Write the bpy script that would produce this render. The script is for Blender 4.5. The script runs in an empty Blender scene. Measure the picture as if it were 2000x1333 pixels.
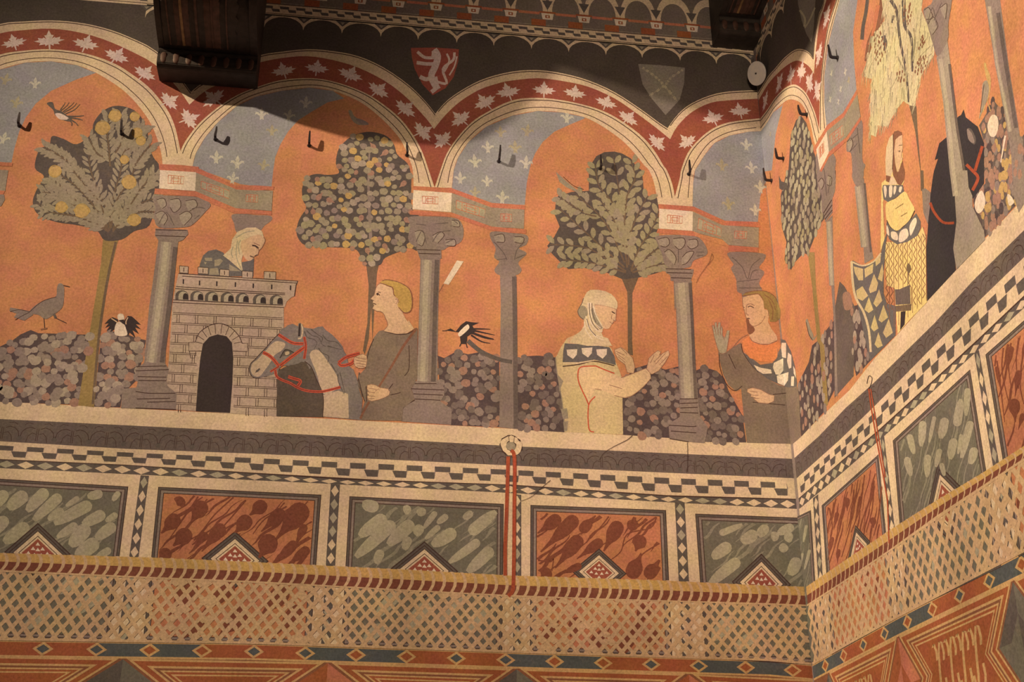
import bpy, bmesh, math, random
from mathutils import Vector, Matrix
from mathutils.geometry import tessellate_polygon
random.seed(7)
SC = bpy.context.scene
COL = SC.collection
rnd = random.uniform

# ------------------------------------------------------------------ camera and the two walls
YAW, PIT, ROL, F = -0.13634134, 0.43238763, -0.00305909, 2492.1
def _rot(a, b, g):
    return Matrix.Rotation(a, 3, 'Z') @ Matrix.Rotation(b, 3, 'X') @ Matrix.Rotation(g, 3, 'Y')
CR = _rot(YAW, PIT, ROL)                    # columns: right, forward, up
def ray(px, py):
    return CR @ Vector(((px - 1000) / F, 1.0, -(py - 666.5) / F))
D = 4.5
_r = ray(1549, 880)
CAM = Vector((-_r.x * D / _r.y, -D, 1.6))

class Wall:
    def __init__(s, o, U, V, N):
        s.o, s.U, s.V, s.N = o, U.normalized(), V.normalized(), N.normalized()
    def uv(s, px, py):
        d = ray(px, py)
        t = (s.o - CAM).dot(s.N) / d.dot(s.N)
        p = CAM + d * t - s.o
        return (p.dot(s.U), p.dot(s.V))
    def at(s, u, v, off=0.0):
        return s.o + s.U * u + s.V * v + s.N * off
    def px(s, px, py, off=0.0):
        return s.at(*s.uv(px, py), off)
LW = Wall(Vector((0, 0, 0)), Vector((1, 0, 0)), Vector((0, 0, 1)), Vector((0, -1, 0)))
_c0, _c1 = LW.px(1486, 257), LW.px(1585, 1299)
_cv = (_c0 - _c1).normalized()
_co = _c1 - _cv * (_c1.z / _cv.z)           # where the corner line meets the floor level
_ru = Vector((0, -1, 0))
_rn = _ru.cross(_cv).normalized()
if _rn.x > 0: _rn = -_rn
RW = Wall(_co, _ru, _cv, _rn)
M = (LW.uv(1100, 700)[0] - LW.uv(1000, 700)[0]) / 100      # metres per photo pixel on the left wall
def cornerx(y): return 1486 + (y - 257) * (1585 - 1486) / (1299 - 257)

# ------------------------------------------------------------------ materials
def lin(c): 
    c /= 255.0
    return c / 12.92 if c <= .04045 else ((c + .055) / 1.055) ** 2.4
LIGHT = (1.0, .70, .40)                     # colour of the lamps
REF = .80
_m = {}
def newmat(name):
    m = bpy.data.materials.new(name); m.use_nodes = True
    return m, m.node_tree, m.node_tree.nodes['Principled BSDF']
def albedo(rgb):
    return [min(.9, lin(c) / (l * REF)) for c, l in zip(rgb, LIGHT)]
def paint_mat(name, rgb, var=.16, wear=.25, warm=0.0):
    """lime-plaster fresco paint: blotchy pigment, fine grain, rubbed patches"""
    m, nt, bs = newmat(name)
    N, L = nt.nodes, nt.links
    g = N.new('ShaderNodeNewGeometry')
    def noise(scale, detail, rough=.55):
        n = N.new('ShaderNodeTexNoise'); n.inputs['Scale'].default_value = scale
        n.inputs['Detail'].default_value = detail; n.inputs['Roughness'].default_value = rough
        L.new(g.outputs['Position'], n.inputs['Vector']); return n.outputs['Fac']
    def mapr(src, a, b, c, d):
        r = N.new('ShaderNodeMapRange'); r.inputs[1].default_value = a; r.inputs[2].default_value = b
        r.inputs[3].default_value = c; r.inputs[4].default_value = d
        L.new(src, r.inputs[0]); return r.outputs[0]
    def mth(op, a, b):
        r = N.new('ShaderNodeMath'); r.operation = op; L.new(a, r.inputs[0])
        if isinstance(b, float): r.inputs[1].default_value = b
        else: L.new(b, r.inputs[1])
        return r.outputs[0]
    big = mapr(noise(4.5, 4), .3, .7, 1 - var, 1 + var)
    wide = mapr(noise(1.1, 2), .3, .7, .93, 1.07)
    fine = mapr(noise(105, 3, .75), .25, .75, 1 - var * 1.7, 1 + var * 1.7)
    k = mth('MULTIPLY', mth('MULTIPLY', big, wide), fine)
    a = albedo(rgb)
    grey = sum(a) / 3
    def mixc(f, c1, c2):
        mx = N.new('ShaderNodeMix'); mx.data_type = 'RGBA'
        for i, c in ((6, c1), (7, c2)):
            if isinstance(c, (list, tuple)): mx.inputs[i].default_value = (*c, 1)
            else: L.new(c, mx.inputs[i])
        L.new(f, mx.inputs[0]); return mx.outputs[2]
    hs = 1.1 if name in ('orange', 'red', 'bred', 'panelr', 'strip') else .5
    hue = mixc(mapr(noise(10, 4, .6), .36, .64, 0, 1), [a[0], a[1] * (1 - .09 * hs), a[2] * 1.03], [a[0] * 1.02, a[1] * (1 + .07 * hs), a[2] * (1 - .10 * hs)])
    w = [a[0] * .55 + .24, a[1] * .55 + .18, a[2] * .55 + .12] if .12 < grey < .4 else ([a[0] * 1.5, a[1] * 1.4, a[2] * 1.3] if grey <= .12 else [a[0] * .78, a[1] * .71, a[2] * .63])
    wearn = mth('MULTIPLY', mapr(noise(23, 5, .68), .54, .74, 0, 1), wear)
    col = mixc(wearn, hue, w)
    dk = mth('MULTIPLY', mapr(noise(60, 3, .6), .62, .74, 0, 1), .30)          # dark specks and pits
    col = mixc(dk, col, [x * .45 for x in a])
    v = N.new('ShaderNodeVectorMath'); v.operation = 'SCALE'
    L.new(col, v.inputs[0]); L.new(k, v.inputs['Scale'])
    L.new(v.outputs[0], bs.inputs['Base Color'])
    bs.inputs['Roughness'].default_value = .85
    bs.inputs['Specular IOR Level'].default_value = .15
    _m[name] = m
    return m
PAL = dict(
 orange=(194,122,78), blue=(149,135,121), dark=(84,68,54), cream=(214,174,128), red=(152,78,56), leafc=(212,174,150),
 line=(74,50,40), strip=(188,108,75), block=(224,186,152), grblock=(152,128,98), grey=(138,112,92), greyl=(174,148,114),
 greyd=(104,84,70), hedge=(88,68,60), disca=(140,114,94), discb=(164,136,108), discc=(158,112,86), treed=(90,74,62),
 leafg=(152,130,92), leafp=(150,126,96), trunk=(150,116,66), trunkd=(112,86,62), fruit=(186,142,82), skin=(206,158,112),
 skind=(150,104,76), hair=(180,136,68), robe=(130,104,80), yellow=(200,164,110), paletree=(204,176,124), sleeve=(214,170,118), tower=(180,146,114),
 slit=(62,48,42), horse=(128,108,92), horsel=(190,154,116), chest=(92,74,58), rein=(190,76,50), vair=(106,92,80),
 veil=(206,170,122), surcoat=(230,180,106), blackh=(60,50,46), panelg=(112,98,76), blobg=(166,144,108), panelr=(184,112,72),
 blobr=(126,68,46), frame=(96,80,66), net=(198,152,104), rod=(194,144,78), rodb=(122,66,46), bblue=(86,82,72),
 bred=(158,84,48), btan=(198,146,88), bground=(136,82,52), cord=(160,72,44), ermine=(196,160,104), spot=(132,84,58),
 white=(222,186,160), shieldr=(158,78,58), shieldg=(128,110,88), friezeg=(120,98,78), shirt=(214,126,72), plaster=(200,164,122), lily=(190,170,138), greym=(156,131,104), veing=(140,122,94), discd=(116,94,78))
def MT(n):
    if n in _m: return _m[n]
    return paint_mat(n, PAL[n], var=.13 if n in ('line', 'slit', 'blackh') else .17, wear={'orange': .22, 'line': 0.05, 'slit': .05, 'blackh': .06, 'slit': .05, 'blobr': .15, 'bred': .2, 'rein': .1, 'cord': .1, 'vair': .15}.get(n, .28))

# ------------------------------------------------------------------ photo-pixel readings (zoom windows: x0, y0, magnification)
WIN = dict(Z=(0,0,1), A=(0,0,4), B=(500,0,4), C=(1000,0,4), D=(1500,0,4), E=(0,333,4), F=(500,333,4), G=(1000,333,4), H=(1500,333,4),
 I=(0,600,4), J=(500,600,4), K=(1000,600,4), L=(1500,600,4), M=(0,933,3.332), N=(500,933,3.332), O=(1000,933,3.332), P=(1500,933,3.332),
 a=(320,420,6.667), b=(480,620,8.333), c=(690,530,13.333), d=(1110,555,11.11), e=(1380,550,5.333), f=(930,840,3.92),
 g=(1700,230,5.33), h=(1780,180,4.165), i=(1480,100,4.443), j=(1640,0,5.128), k=(1580,1100,4.762), l=(1380,0,6.664))
def Q(s):
    out, w, t = [], WIN['Z'], []
    for tok in s.replace(',', ' ').split():
        if tok in WIN: w = WIN[tok]; continue
        t.append(float(tok))
        if len(t) == 2:
            out.append((w[0] + t[0] / w[2], w[1] + t[1] / w[2])); t = []
    return out
def smooth(pts, closed=True, n=4):
    out, m = [], len(pts)
    if m < 3: return pts
    for i in range(m if closed else m - 1):
        p0 = pts[(i - 1) % m] if closed or i > 0 else pts[0]
        p1, p2 = pts[i], pts[(i + 1) % m]
        p3 = pts[(i + 2) % m] if closed or i + 2 < m else pts[-1]
        for k in range(n):
            t = k / n
            out.append(tuple(.5 * (2 * p1[j] + (p2[j] - p0[j]) * t + (2 * p0[j] - 5 * p1[j] + 4 * p2[j] - p3[j]) * t * t
                                   + (3 * p1[j] - p0[j] - 3 * p2[j] + p3[j]) * t ** 3) for j in (0, 1)))
    if not closed: out.append(pts[-1])
    return out
def inside(p, poly):
    x, y = p; r = False; j = len(poly) - 1
    for i in range(len(poly)):
        xi, yi = poly[i]; xj, yj = poly[j]
        if (yi > y) != (yj > y) and x < (xj - xi) * (y - yi) / (yj - yi) + xi: r = not r
        j = i
    return r
def clipcorner(poly, left):
    f = (lambda p: cornerx(p[1]) - p[0]) if left else (lambda p: p[0] - cornerx(p[1]))
    out = []
    for i in range(len(poly)):
        a, b = poly[i], poly[(i + 1) % len(poly)]
        fa, fb = f(a), f(b)
        if fa >= 0: out.append(a)
        if fa * fb < 0:
            t = fa / (fa - fb); out.append((a[0] + (b[0] - a[0]) * t, a[1] + (b[1] - a[1]) * t))
    return out

# ------------------------------------------------------------------ painting: flat coats of paint on a wall, one mesh per painted part
class Paint:
    """z: thickness (mm) of everything painted underneath"""
    def __init__(s, wall, z):
        s.w, s.z, s.k, s.vs, s.fs, s.mi, s.ms = wall, z, 0, [], [], [], []
        s.sc = None
    def _mat(s, n):
        if n not in s.ms: s.ms.append(n)
        return s.ms.index(n)
    def uvpoly(s, uv, mat, wall=None, up=True):
        if len(uv) < 3: return
        w = wall or s.w
        if up: s.k += 1
        off = s.z * .00036 + min(s.k, 150) * .000005
        if s.sc is not None: s.sc += 1; off += (s.sc * 19 % 47) * .000003     # overlapping dabs lie one on another
        ps = [w.at(u, v, off) for u, v in uv]
        b = len(s.vs); s.vs += ps
        mi = s._mat(mat)
        if len(uv) <= 4 and up is not None and len(uv) == 3:
            tris = [(0, 1, 2)]
        else:
            tris = tessellate_polygon([[Vector((u, v, 0)) for u, v in uv]])
        for t in tris:
            a, c, d = (ps[i] for i in t)
            nn = (c - a).cross(d - a)
            if nn.length < 1e-12: continue
            t = tuple(b + i for i in t)
            if nn.dot(w.N) < 0: t = t[::-1]
            s.fs.append(t); s.mi.append(mi)
    def pp(s, px, mat, sm=False, up=True):
        """polygon given in photo pixels; a polygon that turns the corner is folded round it"""
        if sm: px = smooth(px)
        nl = sum(p[0] <= cornerx(p[1]) + .3 for p in px)
        if s.both and 0 < nl < len(px):
            s.uvpoly([LW.uv(*p) for p in clipcorner(px, True)], mat, LW, up)
            s.uvpoly([RW.uv(*p) for p in clipcorner(px, False)], mat, RW, False)
        elif s.both:
            w = LW if nl else RW
            s.uvpoly([w.uv(*p) for p in px], mat, w, up)
        else:
            s.uvpoly([s.w.uv(*p) for p in px], mat, None, up)
    both = False
    def dabs(s, on=True):
        s.k += 1 if on else 28; s.sc = 0 if on else None
    def p(s, st, mat, sm=False, up=True): s.pp(Q(st), mat, sm, up); return s
    def ps(s, st, mat): s.pp(Q(st), mat, True); return s
    def line(s, st, w, mat='line', sm=True, taper=0, up=True):
        pts = Q(st) if isinstance(st, str) else st
        if sm and len(pts) > 2: pts = smooth(pts, False)
        n = len(pts); L_, R_ = [], []
        for i, p in enumerate(pts):
            a, b = pts[max(0, i - 1)], pts[min(n - 1, i + 1)]
            dx, dy = b[0] - a[0], b[1] - a[1]; l = math.hypot(dx, dy) or 1
            t = i / (n - 1)
            ww = w / 2 * (1 - taper * t if taper >= 0 else 1 + taper * (1 - t))
            L_.append((p[0] - dy / l * ww, p[1] + dx / l * ww)); R_.append((p[0] + dy / l * ww, p[1] - dx / l * ww))
        if up: s.k += 1
        for i in range(n - 1):
            s.pp([L_[i], L_[i + 1], R_[i + 1], R_[i]], mat, up=False)
        return s
    def drop(s, hx, hy, r, tx, ty, mat, tail=.25, up=False, n=8):
        """tear-drop: round head, tapering tail (photo pixels)"""
        a = math.atan2(hy - ty, hx - tx); c_, s_ = math.cos(a), math.sin(a); L_ = math.hypot(hx - tx, hy - ty)
        w = ((.25, 1.0), (.42, .8), (.58, .45), (.76, .24), (1.0, .10)) if tail < .3 else ((.3, 1.0), (.6, .92), (.82, .72), (1.0, .38))
        up_ = [(r * math.cos(t), r * math.sin(t)) for t in [(-.5 + i / (n - 1)) * math.pi for i in range(n)]]
        lo = [(-L_ * k, r * v) for k, v in w]; bend = rnd(-.25, .25) * r
        q = up_ + [(x, y + bend * (x / L_) ** 2) for x, y in lo] + [(x, -y + bend * (x / L_) ** 2) for x, y in lo[::-1]]
        pts = [(hx + x * c_ - y * s_, hy + x * s_ + y * c_) for x, y in q]
        s.pp(pts, mat, up=up)
    def disc(s, px, r, mat, wall=None, n=10, up=False, sx=1.0, rot=0):
        w = wall or s.w; u, v = w.uv(*px); r *= M
        j = [rnd(.88, 1.1) for _ in range(n)]
        c_, s_ = math.cos(rot), math.sin(rot)
        q = [(r * sx * j[i] * math.cos(i * 2 * math.pi / n), r * j[i] * math.sin(i * 2 * math.pi / n)) for i in range(n)]
        s.uvpoly([(u + x * c_ - y * s_, v + x * s_ + y * c_) for x, y in q], mat, w, up)
    def stamp(s, px, shape, size, rot, mat, wall=None, up=False):
        w = wall or s.w; u, v = w.uv(*px)
        c_, s_ = math.cos(rot), math.sin(rot); k = size * M
        s.uvpoly([(u + (x * c_ - y * s_) * k, v + (x * s_ + y * c_) * k) for x, y in shape], mat, w, up)
    def build(s, name, parent, label=None, z=0):
        me = bpy.data.meshes.new(name)
        o = bpy.data.objects.new(name, me); COL.objects.link(o)
        base = Vector((0, 0, 0)); q = parent
        while q is not None: base += q.location; q = q.parent
        me.from_pydata([v - base for v in s.vs], [], s.fs); me.validate()
        for n in s.ms: me.materials.append(MT(n))
        if len(me.polygons) == len(s.mi): me.polygons.foreach_set('material_index', s.mi)
        else: print('faces dropped', name)
        o.parent = parent
        if label: o['label'] = label
        return o
def thing(name, label, cat, loc, group=None):
    o = bpy.data.objects.new(name, None); COL.objects.link(o); o.empty_display_size = .1
    o.location = loc; o['label'] = label; o['category'] = cat
    if group: o['group'] = group
    return o
def fill(poly, step, jit, minr=0):
    """jittered points inside a photo-pixel polygon"""
    xs = [p[0] for p in poly]; ys = [p[1] for p in poly]; out = []
    y = min(ys); r = 0
    while y < max(ys):
        x = min(xs) + (r % 2) * step * .5
        while x < max(xs):
            p = (x + rnd(-jit, jit), y + rnd(-jit, jit))
            if inside(p, poly): out.append(p)
            x += step
        y += step * .86; r += 1
    random.shuffle(out)
    return out
_h = [(.05,-.22),(.2,-.32),(.2,-.2),(.5,-.24),(.42,-.1),(.74,.02),(.5,.07),(.54,.22),(.32,.16),(.27,.23),(.13,.12),(.23,.34),(.12,.36)]
MAPLE = [(-.03,-.55),(.03,-.55)] + _h + [(0,.66)] + [(-x, y) for x, y in _h[::-1]]
LILY = [(0,.5),(.12,.2),(.07,-.02),(.2,.12),(.36,.12),(.4,-.08),(.3,0),(.14,-.14),(.1,-.2),(.12,-.45),(0,-.36),(-.12,-.45),(-.1,-.2),(-.14,-.14),(-.3,0),(-.4,-.08),(-.36,.12),(-.2,.12),(-.07,-.02),(-.12,.2)]
def lilies(P, st, size=33):
    P.dabs()
    for q in Q(st): P.stamp(q, LILY, size * rnd(.9, 1.15), rnd(-.15, .15), random.choice(('lily', 'lily', 'blobg')))
def leaves(P, st, cx, cy, size=38, wall=None):
    P.k += 1
    w = wall or P.w; cu, cv = w.uv(cx, cy)
    for q in Q(st):
        u, v = w.uv(*q)
        P.stamp(q, MAPLE, size * rnd(.92, 1.08), math.atan2(v - cv, u - cu) - math.pi / 2 + rnd(-.12, .12), 'leafc', wall)
class Strip:
    """a band between two photo-pixel polylines, addressed by (u, t): t=0 top edge, t=1 bottom edge"""
    def __init__(s, wall, top, bot):
        s.w = wall; s.T = sorted(wall.uv(*p) for p in top); s.B = sorted(wall.uv(*p) for p in bot)
        s.u0 = max(s.T[0][0], s.B[0][0]); s.u1 = min(s.T[-1][0], s.B[-1][0])
    @staticmethod
    def _i(A, u):
        for i in range(len(A) - 1):
            if u <= A[i + 1][0] or i == len(A) - 2:
                t = (u - A[i][0]) / (A[i + 1][0] - A[i][0]); return A[i][1] + (A[i + 1][1] - A[i][1]) * t
    def f(s, u, t):
        a, b = s._i(s.T, u), s._i(s.B, u); return (u, a + (b - a) * t)
    def poly(s, t0=0, t1=1, u0=None, u1=None):
        a = s.u0 if u0 is None else u0; b = s.u1 if u1 is None else u1
        us = [a] + [p[0] for p in s.T if a < p[0] < b] + [b]
        ub = [a] + [p[0] for p in s.B if a < p[0] < b] + [b]
        return [s.f(u, t0) for u in us] + [s.f(u, t1) for u in ub[::-1]]

# ------------------------------------------------------------------ the shell
def slab(name, pts, depth, mat, n):
    bm = bmesh.new()
    a = [bm.verts.new(p) for p in pts]; b = [bm.verts.new(p - n * depth) for p in pts]
    bm.faces.new(a)
    bm.faces.new(b[::-1])
    for i in range(len(pts)):
        j = (i + 1) % len(pts); bm.faces.new((a[j], a[i], b[i], b[j]))
    bmesh.ops.recalc_face_normals(bm, faces=bm.faces)
    me = bpy.data.meshes.new(name); bm.to_mesh(me); bm.free(); me.materials.append(mat)
    o = bpy.data.objects.new(name, me); COL.objects.link(o); o['kind'] = 'structure'; return o
ZT = 6.2
cor = lambda z: _co + _cv * (z / _cv.z)
slab('wall_left', [Vector((-5.6, 0, 0)), cor(0), cor(ZT), Vector((-5.6, 0, ZT))], .3, MT('grey'), Vector((0, -1, 0)))
slab('wall_right', [cor(0), RW.at(4.2, 0), RW.at(4.2, ZT / _cv.z), cor(ZT)], .3, MT('grey'), RW.N)
slab('floor', [Vector((-5.6, 0, 0)), Vector((-5.6, -4.3, 0)), Vector((.6, -4.3, 0)), Vector((.6, 0, 0))], .1, MT('trunkd'), Vector((0, 0, 1)))

# =================================================================== LEFT WALL: the arcade register
GA = 'murals of the arcade register'
AL = thing('mural', 'frescoed arcade with garden, tower, groom, grey horse and ladies on the left wall', 'mural', LW.px(780, 838), GA)
def mk(z, wall=LW, both=False):
    P = Paint(wall, z); P.both = both; return P
P = mk(.4)
P.p('Z -620 -54,0 -5,500 30,1000 66,1478 107,1486 257,1549 880,1000 845,500 815,0 788,-620 753', 'orange')
P.build('orange_ground', AL)
# dark spandrel band under the cusped frieze
P = mk(.8)
P.p('Z -620 -54,0 -6 B 0 30,2000 240 C 0 268,1530 380,1900 425 Z 1490 190 C 1920 740,1700 750,1550 780,1400 845,1300 925,1215 1035,1150 1000,1000 890,800 760,600 670,400 615,200 588,0 595 B 2000 600,1800 645,1650 715,1500 815,1395 925,1330 840,1200 710,1000 570,800 480,600 440,400 425,200 445,30 475 Z 440 170,400 185,372 188,300 100 A 1000 325,800 255,600 215,400 200,200 208,0 235 Z -60 70,-120 120,-620 75', 'dark')
P.build('dark_spandrel_band', AL)
S1 = P = mk(1.4)
P.p('B 1210 375,1400 372,1585 385,1580 480,1545 600,1480 690,1380 745,1300 660,1240 540,1218 450', 'shieldr')
P.line('B 1390 390,1420 440,1400 520,1370 600,1420 700', 13, 'leafc').line('B 1400 500,1330 500,1255 490', 7, 'leafc').line('B 1400 450,1320 450,1260 405', 6, 'leafc')
P.line('B 1390 600,1330 620,1280 600', 8, 'leafc').line('B 1400 600,1410 680,1370 720', 8, 'leafc').line('B 1415 640,1490 650,1460 540,1540 470,1550 410', 5, 'leafc')
P.p('B 1375 400,1400 380,1430 400,1425 450,1390 460,1370 440', 'leafc')
P.line('B 1470 560,1510 480,1490 420', 4, 'leafc').line('B 1510 590,1550 520,1570 440', 3, 'leafc')
P.build('painted_shield', AL, 'red painted shield with a pale rearing beast')
P = mk(1.4)
P.p('C 985 500,1160 510,1350 530,1345 650,1310 780,1200 900,1090 770,1020 660', 'shieldg')
for st in ('C 1020 530,1120 600,1190 670,1290 790', 'C 1335 545,1240 610,1190 670,1070 750'):
    q = smooth(Q(st), False, 6); P.k += 2
    for i in range(0, len(q) - 1, 2): P.line([q[i], q[i + 1]], 4.5, 'blobg', False, up=False)
    P.line(st, 1.4, 'grblock')
P.build('painted_shield', AL, 'grey painted shield crossed by two chains')

# arches: cream mouldings, red band of leaves, blue lily ground
ARC = [
 dict(o='Z -95 345,-100 220,-85 130,-40 70 A 0 188,200 168,400 160,600 175,800 215,1000 285,1220 400,1400 600,1490 720', ob='Z -88 220,-70 140,-30 85 A 0 262,200 235,400 225,600 250,800 305,1000 390,1210 505,1380 680,1480 820',
      rb='Z -60 250,-45 180,-20 125 A 0 427,200 395,400 385,600 405,760 445,900 500,1000 560,1150 670,1250 780,1320 880,1370 1000,1410 1180', ib='Z -45 345,-40 240,-15 155 A 0 545,200 490,400 480,600 510,750 570,900 660,1000 740,1100 850,1180 970,1230 1090,1260 1200,1270 1290', end='A 1412 1290',
      blue='A -200 1270,-160 900,0 545,200 490,400 480,600 510,750 570,600 620,400 710,280 810,200 920,150 1030,110 1170,90 1270', lf='A 110 335,385 320,670 345,910 440,1130 575,1320 790,1475 930', c=(98, 330), ll='A 45 620,275 650,130 800,30 1080,-60 950'),
 dict(o='A 1490 720,1600 640 Z 440 150,480 122,512 107 B 200 405,400 385,600 400,800 440,1000 530,1200 670,1330 800,1400 890', ob='A 1480 820,1560 745,1650 685 Z 440 160,480 132,508 122 B 200 455,400 440,600 470,800 530,1000 630,1150 740,1250 840,1340 940,1390 1010',
      rb='A 1410 1180,1450 1100,1550 970,1700 840,1850 745 Z 500 171 B 200 625,450 612,650 650,850 725,1000 820,1130 930,1230 1060,1300 1190,1350 1332 F 1395 135', ib='A 1505 1300,1530 1200,1600 1080,1700 960,1850 830 Z 500 189 B 200 710,420 685,600 710,800 790,950 900,1080 1030,1150 1130,1200 1250,1225 1332 F 1232 130', end='F 1395 140', st='A 1412 1290',
      blue='A 1505 1300,1530 1200,1600 1080,1700 960,1850 830 Z 500 189 B 200 710,420 685,600 710,690 770,560 800,440 870,330 940,250 1030,190 1130,150 1230,135 1332 F 120 140 Z 470 360,400 335', lf='A 1670 770 B 215 555,475 535,735 585,955 705,1165 850,1300 1030', c=(590, 350), ll='A 1690 1230,1855 1270 B 125 1020,60 1290,45 890,390 800,260 900 E 1820 60'),
 dict(o='B 1400 890,1500 780,1650 680,1800 610,2000 560 C 200 548,400 575,600 630,800 720,1000 850,1150 960,1215 1002', ob='B 1390 1010,1480 900,1600 790,1750 700,1900 650 C 0 630,200 612,400 635,600 680,800 770,950 870,1100 980,1200 1060,1235 1090',
      rb='F 1395 135 B 1440 1332,1490 1200,1570 1080,1680 960,1800 880 C 0 785,200 765,400 785,600 830,750 885,900 975,1030 1080,1120 1190,1180 1290 G 1210 0,1250 100,1272 205', ib='F 1530 135,1545 0 B 1580 1230,1660 1110,1800 990 C 0 905,200 868,400 880,560 915,700 985,850 1090,950 1190,1030 1290 G 1070 0,1110 100,1142 270', end='G 1272 275', st='F 1395 140',
      blue='F 1530 150,1545 0 B 1580 1230,1660 1110,1800 990 C 0 905,200 868,400 880,560 915,570 925,450 975,330 1030,240 1110,180 1200,145 1290 G 115 100,100 270 F 1840 260', lf='B 1460 1095,1600 930,1790 800,1970 720 C 250 705,490 730,735 805,905 925,1130 1115', c=(1085, 400), ll='B 1910 1030,1810 1150,1710 1260 C 120 1020,25 1150,110 1270,430 915 F 1595 60,1805 85,1925 210,1710 170'),
 dict(o='C 1215 1002,1300 890,1400 810,1550 745,1700 715,1918 705', ob='C 1235 1090,1290 990,1400 880,1550 805,1700 785,1928 772',
      rb='G 1272 205,1310 60,1320 0 C 1370 1200,1450 1100,1560 1010,1700 955,1936 925', ib='G 1410 285,1415 100,1430 0 C 1500 1220,1580 1120,1700 1060,1850 1030,1944 1025', end=None, st='G 1272 275',
      blue='G 1410 285,1415 100,1430 0 C 1500 1220,1580 1120,1700 1060,1850 1030,1944 1025 Z 1498 340 G 1985 80,1940 200,1920 410,1660 400', lf='C 1370 1110,1780 870,1570 925', c=(1520, 430), ll='C 1830 1130,1640 1290,1870 1310 G 1690 260,1940 130,1900 310'),
]
names = ['arch over the round fruit tree at the far left', 'arch over the tower and the groom, half in shade', 'arch over the veiled woman', 'arch running into the corner']
for i, a in enumerate(ARC):
    P = mk(.6); P.pp(Q(a['blue']), 'blue'); lilies(P, a['ll'])
    P.build('blue_lily_ground', AL)
    o, ob, rb, ib = (smooth(Q(a[k]), False, 3) for k in ('o', 'ob', 'rb', 'ib'))
    P = mk(1.6)
    P.pp(o + ob[::-1], 'cream')
    tail = (Q(a['end']) if a['end'] else []) 
    head = (Q(a['st']) if a.get('st') else [])
    P.pp(rb + tail + ib[::-1] + head, 'cream')
    def inset(A, B, t): 
        n = min(len(A), len(B)); r = lambda X, k: X[min(len(X) - 1, int(k * (len(X) - 1) / (n - 1) + .5))]
        return [(r(A, k)[0] * (1 - t) + r(B, k)[0] * t, r(A, k)[1] * (1 - t) + r(B, k)[1] * t) for k in range(n)]
    P.line([(x, y + 3) for x, y in o][1:], 1.6, 'line', False)
    P.line(inset(rb, ib, .17), 1.6, 'line', True)
    P.line(inset(rb, ib, .72)[1:-1], 1.4, 'line', True)
    ar = P.build('painted_arch', AL, 'painted ' + names[i])
    P = mk(2.0)
    P.pp(ob + rb[::-1], 'red'); leaves(P, a['lf'], *a['c'])
    P.build('leaf_band', ar)

# hedges of round leaves
def hedge(st, label=None, step=15, z=1.0, wall=LW, both=False, r=9.0, parent=None, base='hedge', cols=('disca', 'disca', 'disca', 'discb', 'discb', 'discc'), sx=1.0, fillf=.93):
    P = mk(z, wall, both); poly = Q(st); P.pp(poly, base); P.dabs()
    for q in fill(poly, step, step * .3):
        if rnd(0, 1) < fillf: P.disc(q, r * rnd(.65, 1.15), random.choice(cols), None if not both else wall, 9, sx=sx)
    return P.build('painted_hedge', parent or AL, label)
hedge('I -300 400,0 310,100 260,160 215,240 180,300 205,480 210,560 215,720 215,615 765,0 742,-300 735', 'hedge of round leaves under the long-tailed bird')
hedge('I 790 230,860 190,960 200,1060 240,1140 260,1080 560,1000 640,960 640,940 785,735 780', 'hedge between the trunk and the left column')
hedge('J 1420 380,1470 400,1560 350,1660 370,1760 350,1900 400,1905 940,1520 925,1440 730', 'hedge under the black and white bird', cols=('discd', 'discd', 'disca', 'disca', 'discc'), r=8.2)
hedge('K 45 410,120 385,200 380,340 395,385 640,410 980,40 957', 'hedge behind the veiled woman', cols=('discd', 'discd', 'disca', 'disca', 'discc'), r=8.2)
hedge('K 860 720,880 560,960 480,1060 450,1200 490,1320 460,1310 860,1225 920,1235 1025,865 1000', 'hedge between the veiled woman and the column', cols=('discd', 'discd', 'disca', 'disca', 'discc'), r=8.2)
hedge('K 1430 500,1500 470,1600 500,1660 560,1690 650,1800 850,1830 1060,1490 1055,1460 860', 'hedge between the column and the man raising his hand', cols=('discd', 'discd', 'disca', 'disca', 'discc'), r=8.2)

# trees
def frond(P, st, leafmat, n, ln, w, wood='trunkd', mid=2.2, ang=.75):
    q = smooth(Q(st), False, 8)
    P.line(q, mid * 1.6, wood, False, taper=.6)
    d = [0]
    for a, b in zip(q, q[1:]): d.append(d[-1] + math.dist(a, b))
    sc0 = getattr(P, 'last', 0); P.sc = sc0
    for i in range(n):
        t = (i + 1.1) / (n + .6) * d[-1]
        k = next(j for j in range(len(d) - 1) if d[j + 1] >= t or j == len(d) - 2)
        f = (t - d[k]) / max(1e-6, d[k + 1] - d[k])
        x, y = q[k][0] + (q[k + 1][0] - q[k][0]) * f, q[k][1] + (q[k + 1][1] - q[k][1]) * f
        a = math.atan2(q[k + 1][1] - q[k][1], q[k + 1][0] - q[k][0])
        for sgn in (-1, 1):
            b = a + sgn * ang * rnd(.8, 1.15); l = ln * rnd(.85, 1.15)
            c_, s_ = math.cos(b), math.sin(b)
            pts = [(x + c_ * l * u - s_ * v * w, y + s_ * l * u + c_ * v * w) for u, v in ((.1, 0), (.35, .5), (.7, .55), (.95, .25), (1, 0), (.9, -.3), (.6, -.5), (.3, -.35))]
            P.pp(pts, leafmat if rnd(0, 1) < .75 else 'leafp', up=False)
    P.last = P.sc; P.sc = None
T = mk(1.2); T.p('E 805 530,925 540,870 760,820 1020,780 1332 I 735 785,610 768,700 200 E 745 1000,790 720', 'trunk')
T.line('E 905 560,850 800,800 1100,770 1332 I 725 760', 5, 'trunkd', taper=0)
tree = T.build('painted_tree', AL, 'palm-like tree with yellow fruit at the far left')
P = mk(1.35)
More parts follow.
